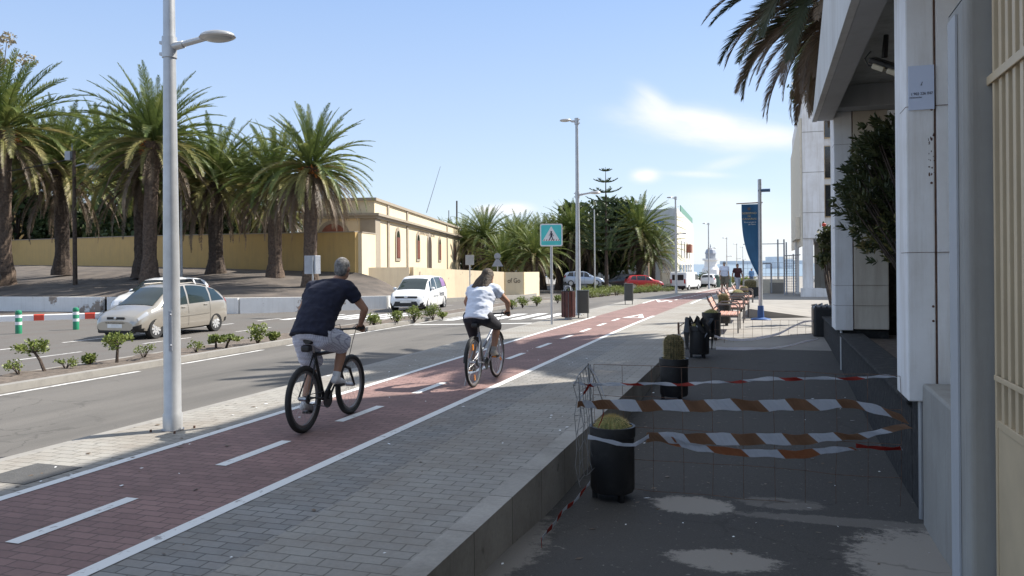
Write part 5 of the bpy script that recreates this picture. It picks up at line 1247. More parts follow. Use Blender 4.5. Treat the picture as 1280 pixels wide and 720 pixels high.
M['champ']=paintm('champagne_paint',(.46,.42,.36),.6,.28);M['carwhite']=paintm('white_car_paint',(.80,.80,.79));M['carred']=paintm('red_car_paint',(.50,.02,.025));M['carblue']=paintm('ice_blue_paint',(.48,.55,.66),.3);M['cardark']=paintm('dark_car_paint',(.02,.022,.026))
M['lightlens']=mat('headlamp_lens',(.36,.38,.41),.12,var=.05);M['tail']=mat('tail_lamp_red',(.45,.02,.02),.2);M['plate']=mat('number_plate',(.75,.75,.72),.4);M['wheel']=mat('alloy_rim',(.62,.62,.62),.35,.5);M['tint']=mat('tinted_glass',(.016,.028,.028),.06,var=.1,spec=.9);M['seam']=mat('door_seam',(.05,.045,.04),.6);M['amber']=mat('amber_reflector',(.75,.25,.02),.3)
mpv=[(-2.13,.42,.66,.72,.66,.52),(-2.09,.34,.80,.98,.76,.60),(-2.00,.30,.98,1.17,.82,.63),(-1.85,.26,1.02,1.33,.85,.62),(-1.55,.22,1.01,1.46,.865,.615),(-.9,.20,.98,1.58,.872,.63),(-.2,.19,.95,1.63,.875,.64),(.30,.19,.93,1.57,.875,.63),(.75,.19,.91,1.36,.87,.62),(1.20,.20,.90,1.07,.86,.67),(1.36,.20,.88,.965,.85,.70),(1.75,.22,.78,.84,.82,.66),(2.02,.25,.62,.70,.76,.60),(2.13,.30,.50,.56,.64,.50)]
def mpv_extra(H):
    t=H['t'];P=H['patch']
    P('headlight',0,0,0,0,'lightlens',shape=lambda u,v:(1.68+.34*u,5.15+.1*u+(1.9-.6*u)*v),off=.008)
    P('tail_light',0,0,0,0,'tail',shape=lambda u,v:(-2.06+.14*u,5.9+1.5*v),off=.008)
    m=MB();m.box((0,2.085,.655),(.62,.05,.07));m.build('grille','black',t,bevel=.01)
    m=MB();m.box((0,2.13,.43),(.52,.02,.11));m.build('number_plate','plate',t);m=MB();m.box((0,2.10,.52),(.7,.06,.03));m.build('lower_grille','black',t)
    for s in(-1,1): m=MB();m.tube([(s*.55,2.04,.36),(s*.55,2.09,.36)],.06,14);m.build('fog_lamp','lightlens',t)
    m=MB();m.box((0,2.05,.30),(1.3,.12,.18));m.build('lower_bumper','black',t,bevel=.03)
    m=MB();m.ball((0,2.118,.66),(.05,.012,.04),12,6);m.build('emblem','wheel',t)
    P('door_strip',-1.05,1.05,4.05,4.35,'champ',off=.016,nv=1)
    for y in(-1.08,-.02,1.0): P('door_seam',y-.007,y+.007,2.5,6.1 if y<1 else 6.0,'seam',off=.003,nyy=1,nv=10)
    for y in(-.86,.2): 
        for s in(-1,1): p=H['surf'](y,5.6,.02,s);m=MB();m.box(p,(.035,.17,.03));m.build('door_handle','champ',t,bevel=.01)
    m=MB();
    for s in(-1,1): m.tube([(s*.60,-1.3,1.53),(s*.60,-.5,1.65),(s*.60,.25,1.62)],.014,6)
    m.build('roof_rail','champ',t)
# heading of silver car: from rear wheel contact to front wheel contact
fw=gat(190,422,-.42);rw=gat(272,415.5,-.42)
hd=math.atan2(-(fw.x-rw.x),(fw.y-rw.y));cx=(fw.x+rw.x)/2;cy=(fw.y+rw.y)/2
hd=math.atan2(.12,-1);hd=PI+R(1)
hv=Vector((-math.sin(hd),math.cos(hd)));  # forward
ctr=(fw.xy+rw.xy)/2;
# near side wheels are on the car's left (towards +x); shift the centre away from the camera
nrm=Vector((-1,0));ctr=ctr+nrm*.78
car('silver_car','silver champagne people carrier driving towards the camera behind the nearest lamp post',mpv,'champ',(-1.38,1.38),.31,((-1.86,-1.20,-1.55,-1.22),(-1.12,-.10,-1.12,-.10),(-.02,.92,-.02,.42),(.96,1.2,.50,.78)),(1.30,.50),(-2.06,-1.82),(ctr.x,ctr.y,-.42),hd,rim='wheel',extra=mpv_extra,glass='tint')
# white people carrier
vp=[(-2.21,.42,.70,.80,.68,.56),(-2.15,.34,.86,1.12,.79,.63),(-2.04,.28,1.02,1.42,.85,.64),(-1.85,.24,1.08,1.56,.87,.65),(-1.2,.20,1.04,1.61,.89,.66),(-.3,.18,.99,1.63,.895,.67),(.25,.18,.96,1.60,.89,.66),(.75,.18,.94,1.40,.885,.65),(1.22,.19,.93,1.11,.875,.70),(1.40,.20,.91,.99,.87,.73),(1.80,.22,.83,.90,.85,.70),(2.08,.24,.66,.74,.79,.62),(2.21,.28,.50,.56,.66,.52)]
def vp_extra(H):
    t=H['t'];P=H['patch']
    P('headlight',0,0,0,0,'lightlens',shape=lambda u,v:(1.66+.40*u,5.5+.1*u+(1.3-.5*u)*v),off=.008)
    m=MB();m.box((0,2.16,.70),(1.05,.06,.08));m.build('grille','black',t,bevel=.02);m=MB();m.prism([(-.62,.26),(.62,.26),(.5,.50),(-.5,.50)],2.12,2.235,plane='xz');m.build('lower_grille','black',t)
    m=MB();m.box((0,2.245,.50),(.52,.02,.11));m.build('number_plate','plate',t);m=MB();m.ball((0,2.20,.71),(.09,.015,.06),14,8);m.build('emblem','wheel',t)
    m=MB();m.box((0,2.225,.265),(1.1,.04,.03));m.build('chrome_strip','wheel',t)
    for s in(-1,1): m=MB();m.tube([(s*.66,2.08,.42),(s*.66,2.135,.42)],.075,14);m.build('fog_lamp','bingrey',t)
    for y in(-1.08,-.02,1.02): P('door_seam',y-.006,y+.006,2.5,6.0,'seam',off=.003,nyy=1,nv=10)
    P('tail_light',0,0,0,0,'tail',shape=lambda u,v:(-2.10+.16*u,5.6+1.9*v),off=.008)
    P('purple_film',-1.75,-1.0,6.2,7.7,mat('purple_film',(.28,.16,.34),.2),off=.012)
    for s in(-1,):
        text('Verso','lettering',.36,'ink',t,(H['surf'](-.95,5,0,s).x+s*.018,-.22,.66),(PI/2,0,s*PI/2 if s>0 else -PI/2),align='LEFT') if False else None
        for (st,sz,yy,zz) in(('Verso',.34,-1.62+.0,.72),('Nuevo Toyota',.17,.0,.74)): pass
    text('Verso','lettering',.36,'ink',t,(.905,-.78,.66),(PI/2,0,PI/2));text('Toyota Verso','lettering',.16,'poleb',t,(.905,.30,.66),(PI/2,0,PI/2))
    text('Verso','lettering',.36,'ink',t,(-.905,-.78,.66),(PI/2,0,-PI/2));text('Toyota Verso','lettering',.16,'poleb',t,(-.905,.30,.66),(PI/2,0,-PI/2))
c=at(522,388,40.5);f2=gat(530,389,-.42)
car('white_car','white people carrier with dark lettering on its doors passing the cream wall',vp,'carwhite',(-1.40,1.40),.325,((-2.0,-1.22,-1.8,-1.22),(-1.12,-.08,-1.12,-.08),(-.0,.92,-.0,.42),(.96,1.2,.50,.78)),(1.34,.55),(-2.10,-1.90),(-15.95,35.3,-.42),PI+R(8),rim='wheel',extra=vp_extra,glass='tint',spokes=5)
# compact hatch for the rest
hb=[(-2.0,.42,.68,.76,.64,.54),(-1.94,.34,.90,1.06,.76,.62),(-1.80,.28,.98,1.30,.81,.60),(-1.55,.24,.98,1.41,.83,.59),(-.8,.20,.93,1.46,.84,.60),(0,.19,.90,1.45,.845,.60),(.4,.19,.88,1.34,.84,.60),(.85,.19,.87,1.08,.835,.63),(1.08,.2,.86,.95,.83,.68),(1.5,.22,.78,.86,.80,.66),(1.85,.25,.62,.72,.73,.58),(2.0,.30,.48,.54,.62,.50)]
def hb_extra(H):
    t=H['t'];P=H['patch'];P('headlight',0,0,0,0,'lightlens',shape=lambda u,v:(1.5+.34*u,5.2+(1.7-.6*u)*v),off=.008);P('tail_light',0,0,0,0,'tail',shape=lambda u,v:(-1.93+.16*u,5.2+1.6*v),off=.008)
    m=MB();m.box((0,2.0,.40),(.8,.04,.14));m.build('grille','black',t);m=MB();m.box((0,2.02,.42),(.52,.02,.11));m.build('number_plate','plate',t)
    m=MB();m.box((0,-1.99,.6),(.52,.03,.11));m.build('rear_plate','plate',t)
    for y in(-.9,.1,.98): P('door_seam',y-.006,y+.006,2.5,6.0,'seam',off=.003,nyy=1,nv=8)
def hatch(name,label,paint,px,py,Z,hdg,sc=1.):
    q=at(px,py,Z);H=car(name,label,hb,paint,(-1.25,1.25),.31,((-1.62,-.98,-1.42,-1.0),(-.90,-.0,-.90,-.0),(.06,.80,.06,.36)),(1.02,.36),(-1.92,-1.66),(q.x,q.y,q.z),hdg,rim='wheel',extra=hb_extra,group=None);H['t'].scale=(sc,sc,sc);return H['t']
rt=TH-PI/2   # facing right in the picture
hatch('blue_car','pale icy blue hatchback parked beyond the planted bed',  'carblue',730,357.5,80,rt-R(8))
hatch('red_car','red hatchback parked beyond the planted bed facing right','carred',805,361,80,rt+R(4),.93)
hatch('dark_car','dark car half hidden behind the red hatchback','cardark',776,359.5,86,rt+PI)
hatch('white_hatchback','white hatchback under the office block, its front half showing','carwhite',1050,357,62,PI/2+R(4),.95)
c=at(208,395,34.0);hatch('white_hatchback','white compact car behind the silver people carrier, only its roof and arched window showing','carwhite',204,396,36,PI+R(4),1.2)['label']='white compact car mostly hidden behind the silver people carrier, roof and arched rear showing'
hatch('parked_car','pale car with dark rear window parked beyond the white van','carwhite',888,359,93,R(-6),1.05)
hatch('parked_car','dark car parked between the pale car and the strolling men','cardark',900,358,100,R(-4),1.)
hatch('dark_car','dark parked vehicle cut by the left edge of the photo on the bank','cardark',-52,357,44,rt)
# white van
q=at(857,363,86);t=thing('white_van','white delivery van parked beside the third street lamp','van',(q.x,q.y,q.z),R(-14))
m=MB();m.prism([(-2.3,.35),(2.3,.35),(2.35,.95),(1.75,1.12),(1.15,1.85),(.9,1.98),(-2.25,1.98),(-2.35,1.2)],-.92,.92,plane='yz');m.build('body','carwhite',t,bevel=.09)
m=MB();
m.cb(-.62,.62,-2.37,-2.33,1.15,1.72);m.build('rear_window','black',t)
for s in(-1,1):
    m=MB();m.prism([(1.05,1.15),(1.55,1.15),(1.1,1.72),(.45,1.75),(.45,1.15)],s*.925,s*.935,plane='yz');m.build('side_window','tint',t)
    m=MB();m.cb(s*.75-.07,s*.75+.07,-2.37,-2.32,.8,1.25);m.build('tail_light','tail',t)
    for y in(-1.5,1.5):
        m=MB();m.tube([(s*.80,y,.32),(s*.94,y,.32)],.32,20);w=m.build('wheel','dark',t);m=MB();m.tube([(s*.94,y,.32),(s*.95,y,.32)],.18,14);m.build('rim','wheel',w)
m=MB();m.cb(-.85,.85,-2.42,-2.34,.35,.55);m.build('bumper','black',t)
# ================================================================ PEOPLE
M['skin']=mat('skin',(.50,.29,.20),.55,var=.06,scale=10);M['skin'].node_tree.nodes['Principled BSDF'].inputs['Subsurface Weight'].default_value=.06
M['skintan']=mat('skin_tanned',(.36,.19,.12),.55,var=.06,scale=10)
M['navy']=mat('navy_cloth',(.012,.014,.032),.9,var=.15,scale=14,bump=.5,bscale=18)
M['shirtw']=mat('white_tshirt',(.66,.70,.80),.85,var=.04,scale=6,bump=.5,bscale=9)
M['legging']=mat('black_leggings',(.012,.012,.02),.8,var=.2,scale=12,bump=.2)
M['hairgrey']=mat('grey_hair',(.11,.105,.10),.9,scale=30,col2=(.30,.29,.28),bump=1,bscale=90);M['hairbrown']=mat('brown_hair',(.028,.018,.012),.6,scale=18,col2=(.09,.058,.034),bump=1,bscale=60)
M['shoe']=mat('white_shoe',(.62,.62,.62),.6,var=.1);M['shoegrey']=mat('grey_shoe',(.28,.26,.24),.7,var=.2)
M['eyew']=mat('eye_white',(.75,.73,.70),.3);M['lip']=mat('lip',(.40,.16,.13),.5)
# checked shorts
m_=bpy.data.materials.new('checked_shorts');m_.use_nodes=True;nt=m_.node_tree;b=nt.nodes['Principled BSDF'];b.inputs['Roughness'].default_value=.9
tc=nd(nt,'ShaderNodeTexCoord');wv=[]
for ax in(('X',),('Z',),('Y',)):
    w=nd(nt,'ShaderNodeTexWave');w.bands_direction=ax[0];w.inputs['Scale'].default_value=19.;w.inputs['Distortion'].default_value=.4;nt.links.new(tc.outputs['Object'],w.inputs['Vector'])
    r=nd(nt,'ShaderNodeMapRange');r.inputs[1].default_value=.8;r.inputs[2].default_value=.95;nt.links.new(w.outputs['Fac'],r.inputs[0]);wv.append(r.outputs[0])
mx=nt.nodes.new('ShaderNodeMath');mx.operation='MAXIMUM';nt.links.new(wv[0],mx.inputs[0]);nt.links.new(wv[1],mx.inputs[1])
mm=nt.nodes.new('ShaderNodeMath');mm.operation='MULTIPLY';mm.inputs[1].default_value=.75;nt.links.new(mx.outputs[0],mm.inputs[0])
nt.links.new(mixnode(nt,mm.outputs[0],(.66,.67,.74),(.22,.22,.32)),b.inputs['Base Color']);M['check']=m_
def person(label,loc,rz,J,look,hi=.010,rider=True,sex='m'):
    """J: joints in local metres (x right, y forward, z up)"""
    V={k:Vector(v) for k,v in J.items()};t=thing('person',label,'person',loc,rz)
    skin=look.get('skin','skin');fat=look.get('fat',1.)
    B=MB()
    pel,ch,nk,hd_=V['pelvis'],V['chest'],V['neck'],V['head']
    ax=(nk-pel);tilt=-math.atan2(ax.y,ax.z)
    B.rings([(pel+Vector((0,0,-.10)),.13*fat,.10*fat,tilt*.5),(pel,.155*fat,.125*fat,tilt*.7),(pel.lerp(ch,.45),.14*fat,.115*fat,tilt),(ch,.165*fat,.12*fat,tilt),(ch.lerp(nk,.55),.17*fat,.10,tilt),(nk+Vector((0,-.01,.0)),.07,.065,tilt*.6)])
    B.cap(nk-Vector((0,.0,.03)),hd_+Vector((0,-.01,-.06)),.062,.055)
    hf=V.get('face',Vector((0,1,0))).normalized();hr=Vector((hf.y,-hf.x,0))if abs(hf.z)<.99 else Vector((1,0,0));hr.normalize();hu=hr.cross(hf).normalized()
    def hp(x,y,z): return hd_+hr*x+hf*y+hu*z
    Q=Matrix((hr,hf,hu)).transposed().to_euler()
    B.ball(hp(0,-.005,.025),(.075,.094,.10),18,14,rot=Q);B.ball(hp(0,.03,-.045),(.055,.062,.07),14,10,rot=Q);B.ball(hp(0,.055,-.085),(.026,.026,.024),10,8)
    B.cap(hp(0,.088,.02),hp(0,.108,-.022),.010,.015,8)
    for s in(-1,1): B.ball(hp(s*.078,-.005,0),(.012,.022,.032),10,8,rot=Q)
    for s,S in((-1,'l'),(1,'r')):
        sh,el,wr=V['sh_'+S],V['el_'+S],V['wr_'+S];B.cap(ch.lerp(nk,.6),sh,.085,.062*fat**.5);B.cap(sh,el,.056*fat**.6,.040);B.cap(el,sh.lerp(el,1.0).lerp(wr,.35),.041,.041);B.cap(el.lerp(wr,.35),wr,.040,.026)
        hp_,kn,an=V['hip_'+S],V['kn_'+S],V['an_'+S];B.cap(hp_,kn,.095*fat**.6,.058);B.cap(kn,kn.lerp(an,.35),.056,.058);B.cap(kn.lerp(an,.35),an,.058,.036)
        to=V['toe_'+S];B.cap(an,an.lerp(to,.25)+Vector((0,0,-.03)),.036,.036)
        # hand: palm and five fingers
        hdv=V['hd_'+S]-wr;L=hdv.length;d=hdv.normalized();side=d.cross(Vector((0,0,1)));side=side.normalized() if side.length>.1 else Vector((1,0,0));dn=side.cross(d).normalized()
        if dn.z>0: dn=-dn
        out=side*(1 if side.x*s>0 else -1)
        pc=wr+d*.05;
        for q in(-.024,-.008,.008,.024): B.cap(wr+d*.01+side*q*.6,wr+d*.085+side*q,.014,.0115,8)
        curl=look.get('curl',1.)
        for q,l in((-.027,.068),(-.009,.078),(.009,.074),(.027,.058)):
            qq=q*(1 if out.dot(side)<0 else -1)
            p0=wr+d*.085+side*qq;p1=p0+(d*.75+dn*.6*curl).normalized()*l*.45;p2=p1+(d*.1+dn*1.).normalized()*l*.33 if curl>.5 else p1+(d*.8+dn*.5).normalized()*l*.33;p3=p2+((-d*.7+dn*.6) if curl>.5 else (d*.6+dn*.7)).normalized()*l*.25
            B.cap(p0,p1,.0105,.0098,8);B.cap(p1,p2,.0098,.009,8);B.cap(p2,p3,.009,.0078,8)
        tb=wr+d*.03-out*.026;t1=tb+(-out*.75+d*.7+dn*.3).normalized()*.036;t2=t1+(d*.8+dn*.5).normalized()*.028;B.cap(tb,t1,.013,.0115,8);B.cap(t1,t2,.0115,.009,8)
    body=remesh(B.build('body',skin,t),hi*.75 if hi<.012 else hi,3)
    # face details
    for s in(-1,1):
        m=MB();m.ball(hp(s*.03,.088,.015),(.013,.008,.008),10,8,rot=Q);m.build('eye','eyew',body);m=MB();m.ball(hp(s*.03,.095,.015),(.006,.004,.006),8,6,rot=Q);m.build('iris','ink',body)
        m=MB();m.cap(hp(s*.017,.094,.036),hp(s*.045,.086,.036),.004,.003,6);m.build('eyebrow',look['hair'],body)
    m=MB();m.cap(hp(-.018,.088,-.052),hp(.018,.088,-.052),.006,.006,8);m.build('mouth','lip',body)
    # hair
    h=MB()
    if look.get('cap'): 
        h.ball(hp(0,-.005,.05),(.086,.105,.080),18,12,rot=Q);h.prism([(0,0)]*3,0,0) if False else None;h.ball(hp(0,.10,.055),(.06,.07,.012),14,6,rot=Q);h.build('cap',look['cap'],t,smooth=True)
    if sex=='m':
        h=MB();h.ball(hp(0,-.016,.042),(.083,.096,.094),20,14,rot=Q);h.ball(hp(0,-.045,-.01),(.074,.065,.085),16,12,rot=Q)
        o=h.build('hair',look['hair'],t);remesh(o,.012,2)
    else:
        h=MB();h.ball(hp(0,-.018,.036),(.088,.102,.100),20,14,rot=Q);rn=random.Random(3)
        for k in range(34):
            a=-PI*.06-PI*.88*k/33 if k<34 else 0;a=PI+PI*k/33
            r0=hp(.07*math.cos(a),-.02+.085*math.sin(a)*.9,.03);L=look.get('hairlen',.36)*(.85+.3*rn.random())
            d0=look.get('hairdir',Vector((-.10,-.16,-1.)))
            p=[r0];q=r0
            for i in range(4):
                q=q+(Vector(d0)+Vector((rn.gauss(0,.12)+.25*math.cos(a)*(1 if i<2 else -.1),rn.gauss(0,.08)-.05,0))).normalized()*L/4;p.append(q)
            h.tube(p,[.026,.026,.024,.019,.006],8)
        o=h.build('hair',look['hair'],t);remesh(o,.011,2)
    # shirt
    Sx=MB();g=.018
    hem=look.get('hem',-.04)
    Sx.rings([(pel+(ch-pel)*hem/.4,.165*fat+g,.135*fat+g,tilt*.7),(pel.lerp(ch,.25),.160*fat+g,.135*fat+g,tilt),(pel.lerp(ch,.6),.158*fat+g,.128*fat+g,tilt),(ch,.176*fat+g,.128*fat+g,tilt),(ch.lerp(nk,.5),.178*fat+g*.8,.105+g*.6,tilt),(ch.lerp(nk,.8),.125,.088,tilt*.8),(nk+Vector((0,0,.0)),.076,.074,tilt*.6)],n=20)
    sl=look.get('sleeve',.5)
    for S in('l','r'):
        sh,el=V['sh_'+S],V['el_'+S];Sx.cap(ch.lerp(nk,.6),sh,.095+g*.3,.070*fat**.5+g*.6);e=sh.lerp(el,sl) if sl<=1 else el;d=(el-sh).normalized()
        Sx.cyl(sh,e,.066*fat**.5+g*.6,.060+g*.8,14)
        if sl>1: Sx.cap(el,el.lerp(V['wr_'+S],.9),.05,.038)
    o=Sx.build('shirt',look['shirt'],t);remesh(o,max(hi,.013),2);wrinkle(o,.012)
    # bottoms
    Bt=MB();g=look.get('bg',.02)
    Bt.rings([(pel+Vector((0,.02 if rider else 0,-.13)),.13*fat+g,.12*fat+g,tilt*.3),(pel+Vector((0,0,-.04)),.165*fat+g,.14*fat+g,tilt*.5),(pel+(ch-pel)*.04,.150*fat+g*.5,.125*fat+g*.5,tilt*.8),(pel+(ch-pel)*.10,.135*fat,.11*fat,tilt)],n=20)
    bl=look.get('blen',.95)
    for S in('l','r'):
        hp_,kn,an=V['hip_'+S],V['kn_'+S],V['an_'+S]
        if bl<=1: Bt.cap(hp_,hp_.lerp(kn,.3),.10*fat**.6+g,.094*fat**.6+g);Bt.cyl(hp_.lerp(kn,.2),hp_.lerp(kn,bl),.096*fat**.6+g,look.get('hemr',.082)+g,16)
        else:
            Bt.cap(hp_,kn,.10*fat**.6+g,.060+g);e=kn.lerp(an,bl-1);Bt.cap(kn,kn.lerp(e,.4),.060+g,.060+g);Bt.cyl(kn.lerp(e,.4),e,.060+g,.062+g-.022*(bl-1),14)
    o=Bt.build(look.get('bname','shorts'),look['bottom'],t);remesh(o,max(hi,.013),2);wrinkle(o,.010 if bl<=1 else .003)
    for S in('l','r'):
        an,to=V['an_'+S],V['toe_'+S];d=(to-an);dd=Vector((d.x,d.y,d.z)).normalized();dn_=Vector((0,0,-1));
        s_=MB();heel=an+dn_*.045-dd*.045;s_.cap(heel,an+dn_*.015,.040,.044);s_.cap(an+dn_*.04,an+dn_*.05+dd*.10,.042,.040);s_.cap(an+dn_*.05+dd*.10,an+dn_*.062+dd*.175,.042,.030);o=s_.build('shoe',look['shoe'],t);remesh(o,.011,2)
        if look.get('sock'): m=MB();m.cyl(an+Vector((0,0,-.01)),an.lerp(V['kn_'+S],.14),.043,.041,14);m.build('sock',look['sock'],t)
    if look.get('watch'): pass
    return t
# ---------------------------------------------------------------- bicycles
def bicycle(label,loc,rz,r,wb,frame_mat,style,crank,tw,group='bicycles on the cycle path'):
    t=thing('bicycle',label,'bicycle',loc,rz,group)
    for k,y in enumerate((0,wb)):
        w=MB();n=48
        pr=[]
        vs=[];q=10
        for i in range(n):
            a=2*PI*i/n
            for j in range(q):
                b=2*PI*j/q;rr=r-tw+tw*math.cos(b);vs.append((tw*math.sin(b),rr*math.cos(a),rr*math.sin(a)))
        w.add(vs,[(i*q+j,((i+1)%n)*q+j,((i+1)%n)*q+(j+1)%q,i*q+(j+1)%q) for i in range(n) for j in range(q)])
        w=w.build('wheel','dark',t,smooth=True,loc=(0,y,r))
        m=MB();rr=r-2*tw-.006;m.lathe([(rr+.01,-.012),(rr-.014,-.012),(rr-.014,.012),(rr+.01,.012),(rr+.01,-.012)],40,axis='x');m.build('rim','benchrail' if style=='mtb' else 'steel',w,smooth=False)
        m=MB()
        for i in range(28):
            a=2*PI*i/28;s=1 if i%2 else -1;b=a+(.35 if i%4<2 else -.35);m.tube([(s*.03,math.cos(b)*.02,math.sin(b)*.02),(0,math.cos(a)*rr,math.sin(a)*rr)],.0011,4,cap=False)
        m.build('spokes','steel',w)
        m=MB();m.cyl((-.05,0,0),(.05,0,0),.022,None,12);m.build('hub','steel',w)
        if style=='city':
            for i in range(2):
                a=PI*.55+i*PI+k;m=MB();m.box((0,math.cos(a)*rr*.72,math.sin(a)*rr*.72),(.012,.035,.08),rot=Euler((a+PI/2,0,0)));m.build('wheel_reflector','amber',w)
    bb=Vector((0,.43,.285));ra=Vector((0,0,r));fa=Vector((0,wb,r));hd0=Vector((0,wb-.17,.62 if style=='mtb' else .66));hd1=Vector((0,wb-.215,.78));st=Vector((0,.24,.78 if style=='mtb' else .72));sd=Vector((0,.19,.90))
    m=MB()
    if style=='mtb': m.tube([bb,hd0+(hd1-hd0)*.25],.024,10);m.tube([st,hd1-(hd1-hd0)*.1],.021,10)
    else: m.tube([bb,hd0],.024,10);m.tube([bb.lerp(st,.45),hd1-(hd1-hd0)*.3],.021,10)
    m.tube([bb,st,st.lerp(sd,.2)],.018,10);m.tube([hd0,hd1],.024,10);m.tube([bb+Vector((-.04,0,0)),bb+Vector((.04,0,0))],.024,10)
    for s in(-1,1): m.tube([bb+Vector((s*.025,0,0)),Vector((s*.06,.12,r)),ra+Vector((s*.062,0,0))],.010,8);m.tube([st+Vector((s*.015,0,0)),ra+Vector((s*.062,.0,0))],.009,8)
    m.build('frame',frame_mat,t,smooth=True)
    m=MB();m.cyl(hd0-(hd1-hd0)*.05,hd0-(hd1-hd0)*.35,.025,None,10);cr=hd0-(hd1-hd0)*.3
    for s in(-1,1): m.tube([cr,cr+Vector((s*.06,.01,-.02)),fa+Vector((s*.06,-.02,.0))],[.016,.018,.012],8)
    m.build('fork','black' if style=='mtb' else frame_mat,t,smooth=True)
    gz=1.02 if style=='mtb' else 1.0;gyy=wb-.29 if style=='mtb' else wb-.33
    m=MB();m.tube([hd1,Vector((0,wb-.24,gz-.10)),Vector((0,wb-.20,gz-.03))],.016,10);hw=.31
    m.tube([(-hw,gyy,gz),(-.12,wb-.22,gz-.015),(0,wb-.20,gz-.025),(.12,wb-.22,gz-.015),(hw,gyy,gz)],.0125,10);hb_=m.build('handlebar','black',t,smooth=True)
    for s in(-1,1):
        m=MB();m.cyl((s*(hw-.11),gyy+.018,gz-.003),(s*hw,gyy,gz),.018,None,12);m.build('grip','dark',hb_)
        m=MB();m.tube([(s*.19,wb-.24,gz-.02),(s*.21,wb-.17,gz-.04),(s*.28,wb-.17,gz-.05)],.007,6);m.build('brake_lever','black',hb_)
    m=MB();m.tube([(.15,wb-.23,gz),(.12,wb-.05,gz+.03),(.05,wb-.02,gz-.15),(0.03,wb-.12,.62)],.004,6);m.tube([(-.15,wb-.23,gz),(-.1,wb-.06,gz+.02),(-.03,wb-.08,gz-.2),(-.03,wb-.18,.6)],.004,6);m.build('cable','black',t)
    m=MB();m.tube([st,sd],.0135,10);m.build('seat_post','steel',t)
    m=MB();vs=[]
    for i in range(13):
        f=i/12;y=.06+.26*f+.02;w=.078*(1-f)**.6+.018*f+.006 if f>.15 else .078*(.6+.4*f/.15);z=.935-.012*math.sin(f*PI)+.005
        for a in range(12): an=2*PI*a/12;vs.append((w*math.cos(an),y,z+.028*math.sin(an)*(1 if math.sin(an)>0 else 1.3)))
    m.add(vs,[(i*12+k,i*12+(k+1)%12,(i+1)*12+(k+1)%12,(i+1)*12+k) for i in range(12) for k in range(12)]+[tuple(range(12)),tuple(144+k for k in range(12))]);m.build('saddle','black',t,smooth=True)
    m=MB();m.box((0,.07,.86),(.10,.09,.07));m.build('saddle_bag' if style=='mtb' else 'rear_lamp','black',t,bevel=.02)
    m=MB();m.tube([bb+Vector((.045,0,0)),bb+Vector((.052,0,0))],.10 if style=='mtb' else .085,28);m.build('chainring','black',t)
    m=MB();m.tube([ra+Vector((.045,0,0)),ra+Vector((.055,0,0))],.045,16)
    for s in(-1,1): m.tube([ra+Vector((.05,0,s*.045)),bb+Vector((.05,0,s*.09))],.005,5)
    m.build('chain','black',t)
    ca=crank
    for s in(-1,1):
        a=ca if s>0 else ca+PI;e=bb+Vector((s*.075,math.cos(a)*.17,math.sin(a)*.17));m=MB();m.tube([bb+Vector((s*.06,0,0)),e],[.014,.011],8);cr_=m.build('crank','steel' if style!='mtb' else 'black',t);m=MB();m.box(e+Vector((s*.055,0,0)),(.09,.09,.022));pd=m.build('pedal','black',cr_)
        if style=='city': 
            for q in(-1,1): m=MB();m.box(e+Vector((s*.055,q*.047,0)),(.06,.006,.016));m.build('pedal_reflector','amber',pd)
    if style=='city':
        n=14
        for k,y in enumerate((0,wb)):
            m=MB();pts=[Vector((0,y+math.cos(a)*(r+.02),r+math.sin(a)*(r+.02))) for a in [(.35+.62*i/n)*PI if k==0 else (.18+.5*i/n)*PI for i in range(n+1)]];m.tube(pts,.02,6,sx=1.2,sy=.4);m.build('mudguard','dark',t)
        m=MB();m.tube([(-.07,.0,r),(-.12,-.05,.02)],.009,6);m.build('kickstand','steel',t)
    return t
def pedal(crank,s): a=crank if s>0 else crank+PI;return Vector((s*.13,.43+math.cos(a)*.17,.285+math.sin(a)*.17+.012))
# man
b1=gat(380,541,0);cr=R(52)
bicycle('black mountain bicycle ridden by the man in the navy shirt',(b1.x,b1.y,0),R(3),.345,1.07,'black','mtb',cr,.030)
pr,pl=pedal(cr,1),pedal(cr,-1)
J=dict(pelvis=(0,.20,1.05),chest=(.03,.42,1.39),neck=(.07,.57,1.55),head=(.12,.66,1.675),face=(.05,1,-.12),
 sh_l=(-.15,.50,1.47),sh_r=(.26,.50,1.47),el_l=(-.35,.60,1.24),el_r=(.40,.62,1.24),wr_l=(-.29,.74,1.065),wr_r=(.29,.74,1.065),hd_l=(-.27,.83,1.03),hd_r=(.27,.83,1.03),
 hip_l=(-.10,.21,.98),hip_r=(.10,.21,.98),kn_r=(.15,.60,.86),kn_l=(-.15,.46,.63),an_r=(pr.x,pr.y-.07,pr.z+.09),an_l=(pl.x,pl.y-.07,pl.z+.10),toe_r=(pr.x,pr.y+.10,pr.z+.06),toe_l=(pl.x,pl.y+.10,pl.z+.08))
person('grey haired man in navy shirt and pale checked shorts riding a bicycle, seen from behind',(b1.x,b1.y,0),R(3),J,dict(fat=1.24,skin='skintan',shirt='navy',bottom='check',hair='hairgrey',shoe='shoe',sleeve=.55,blen=.93,bg=.024,hemr=.10,sock='shoe',hem=-.10))
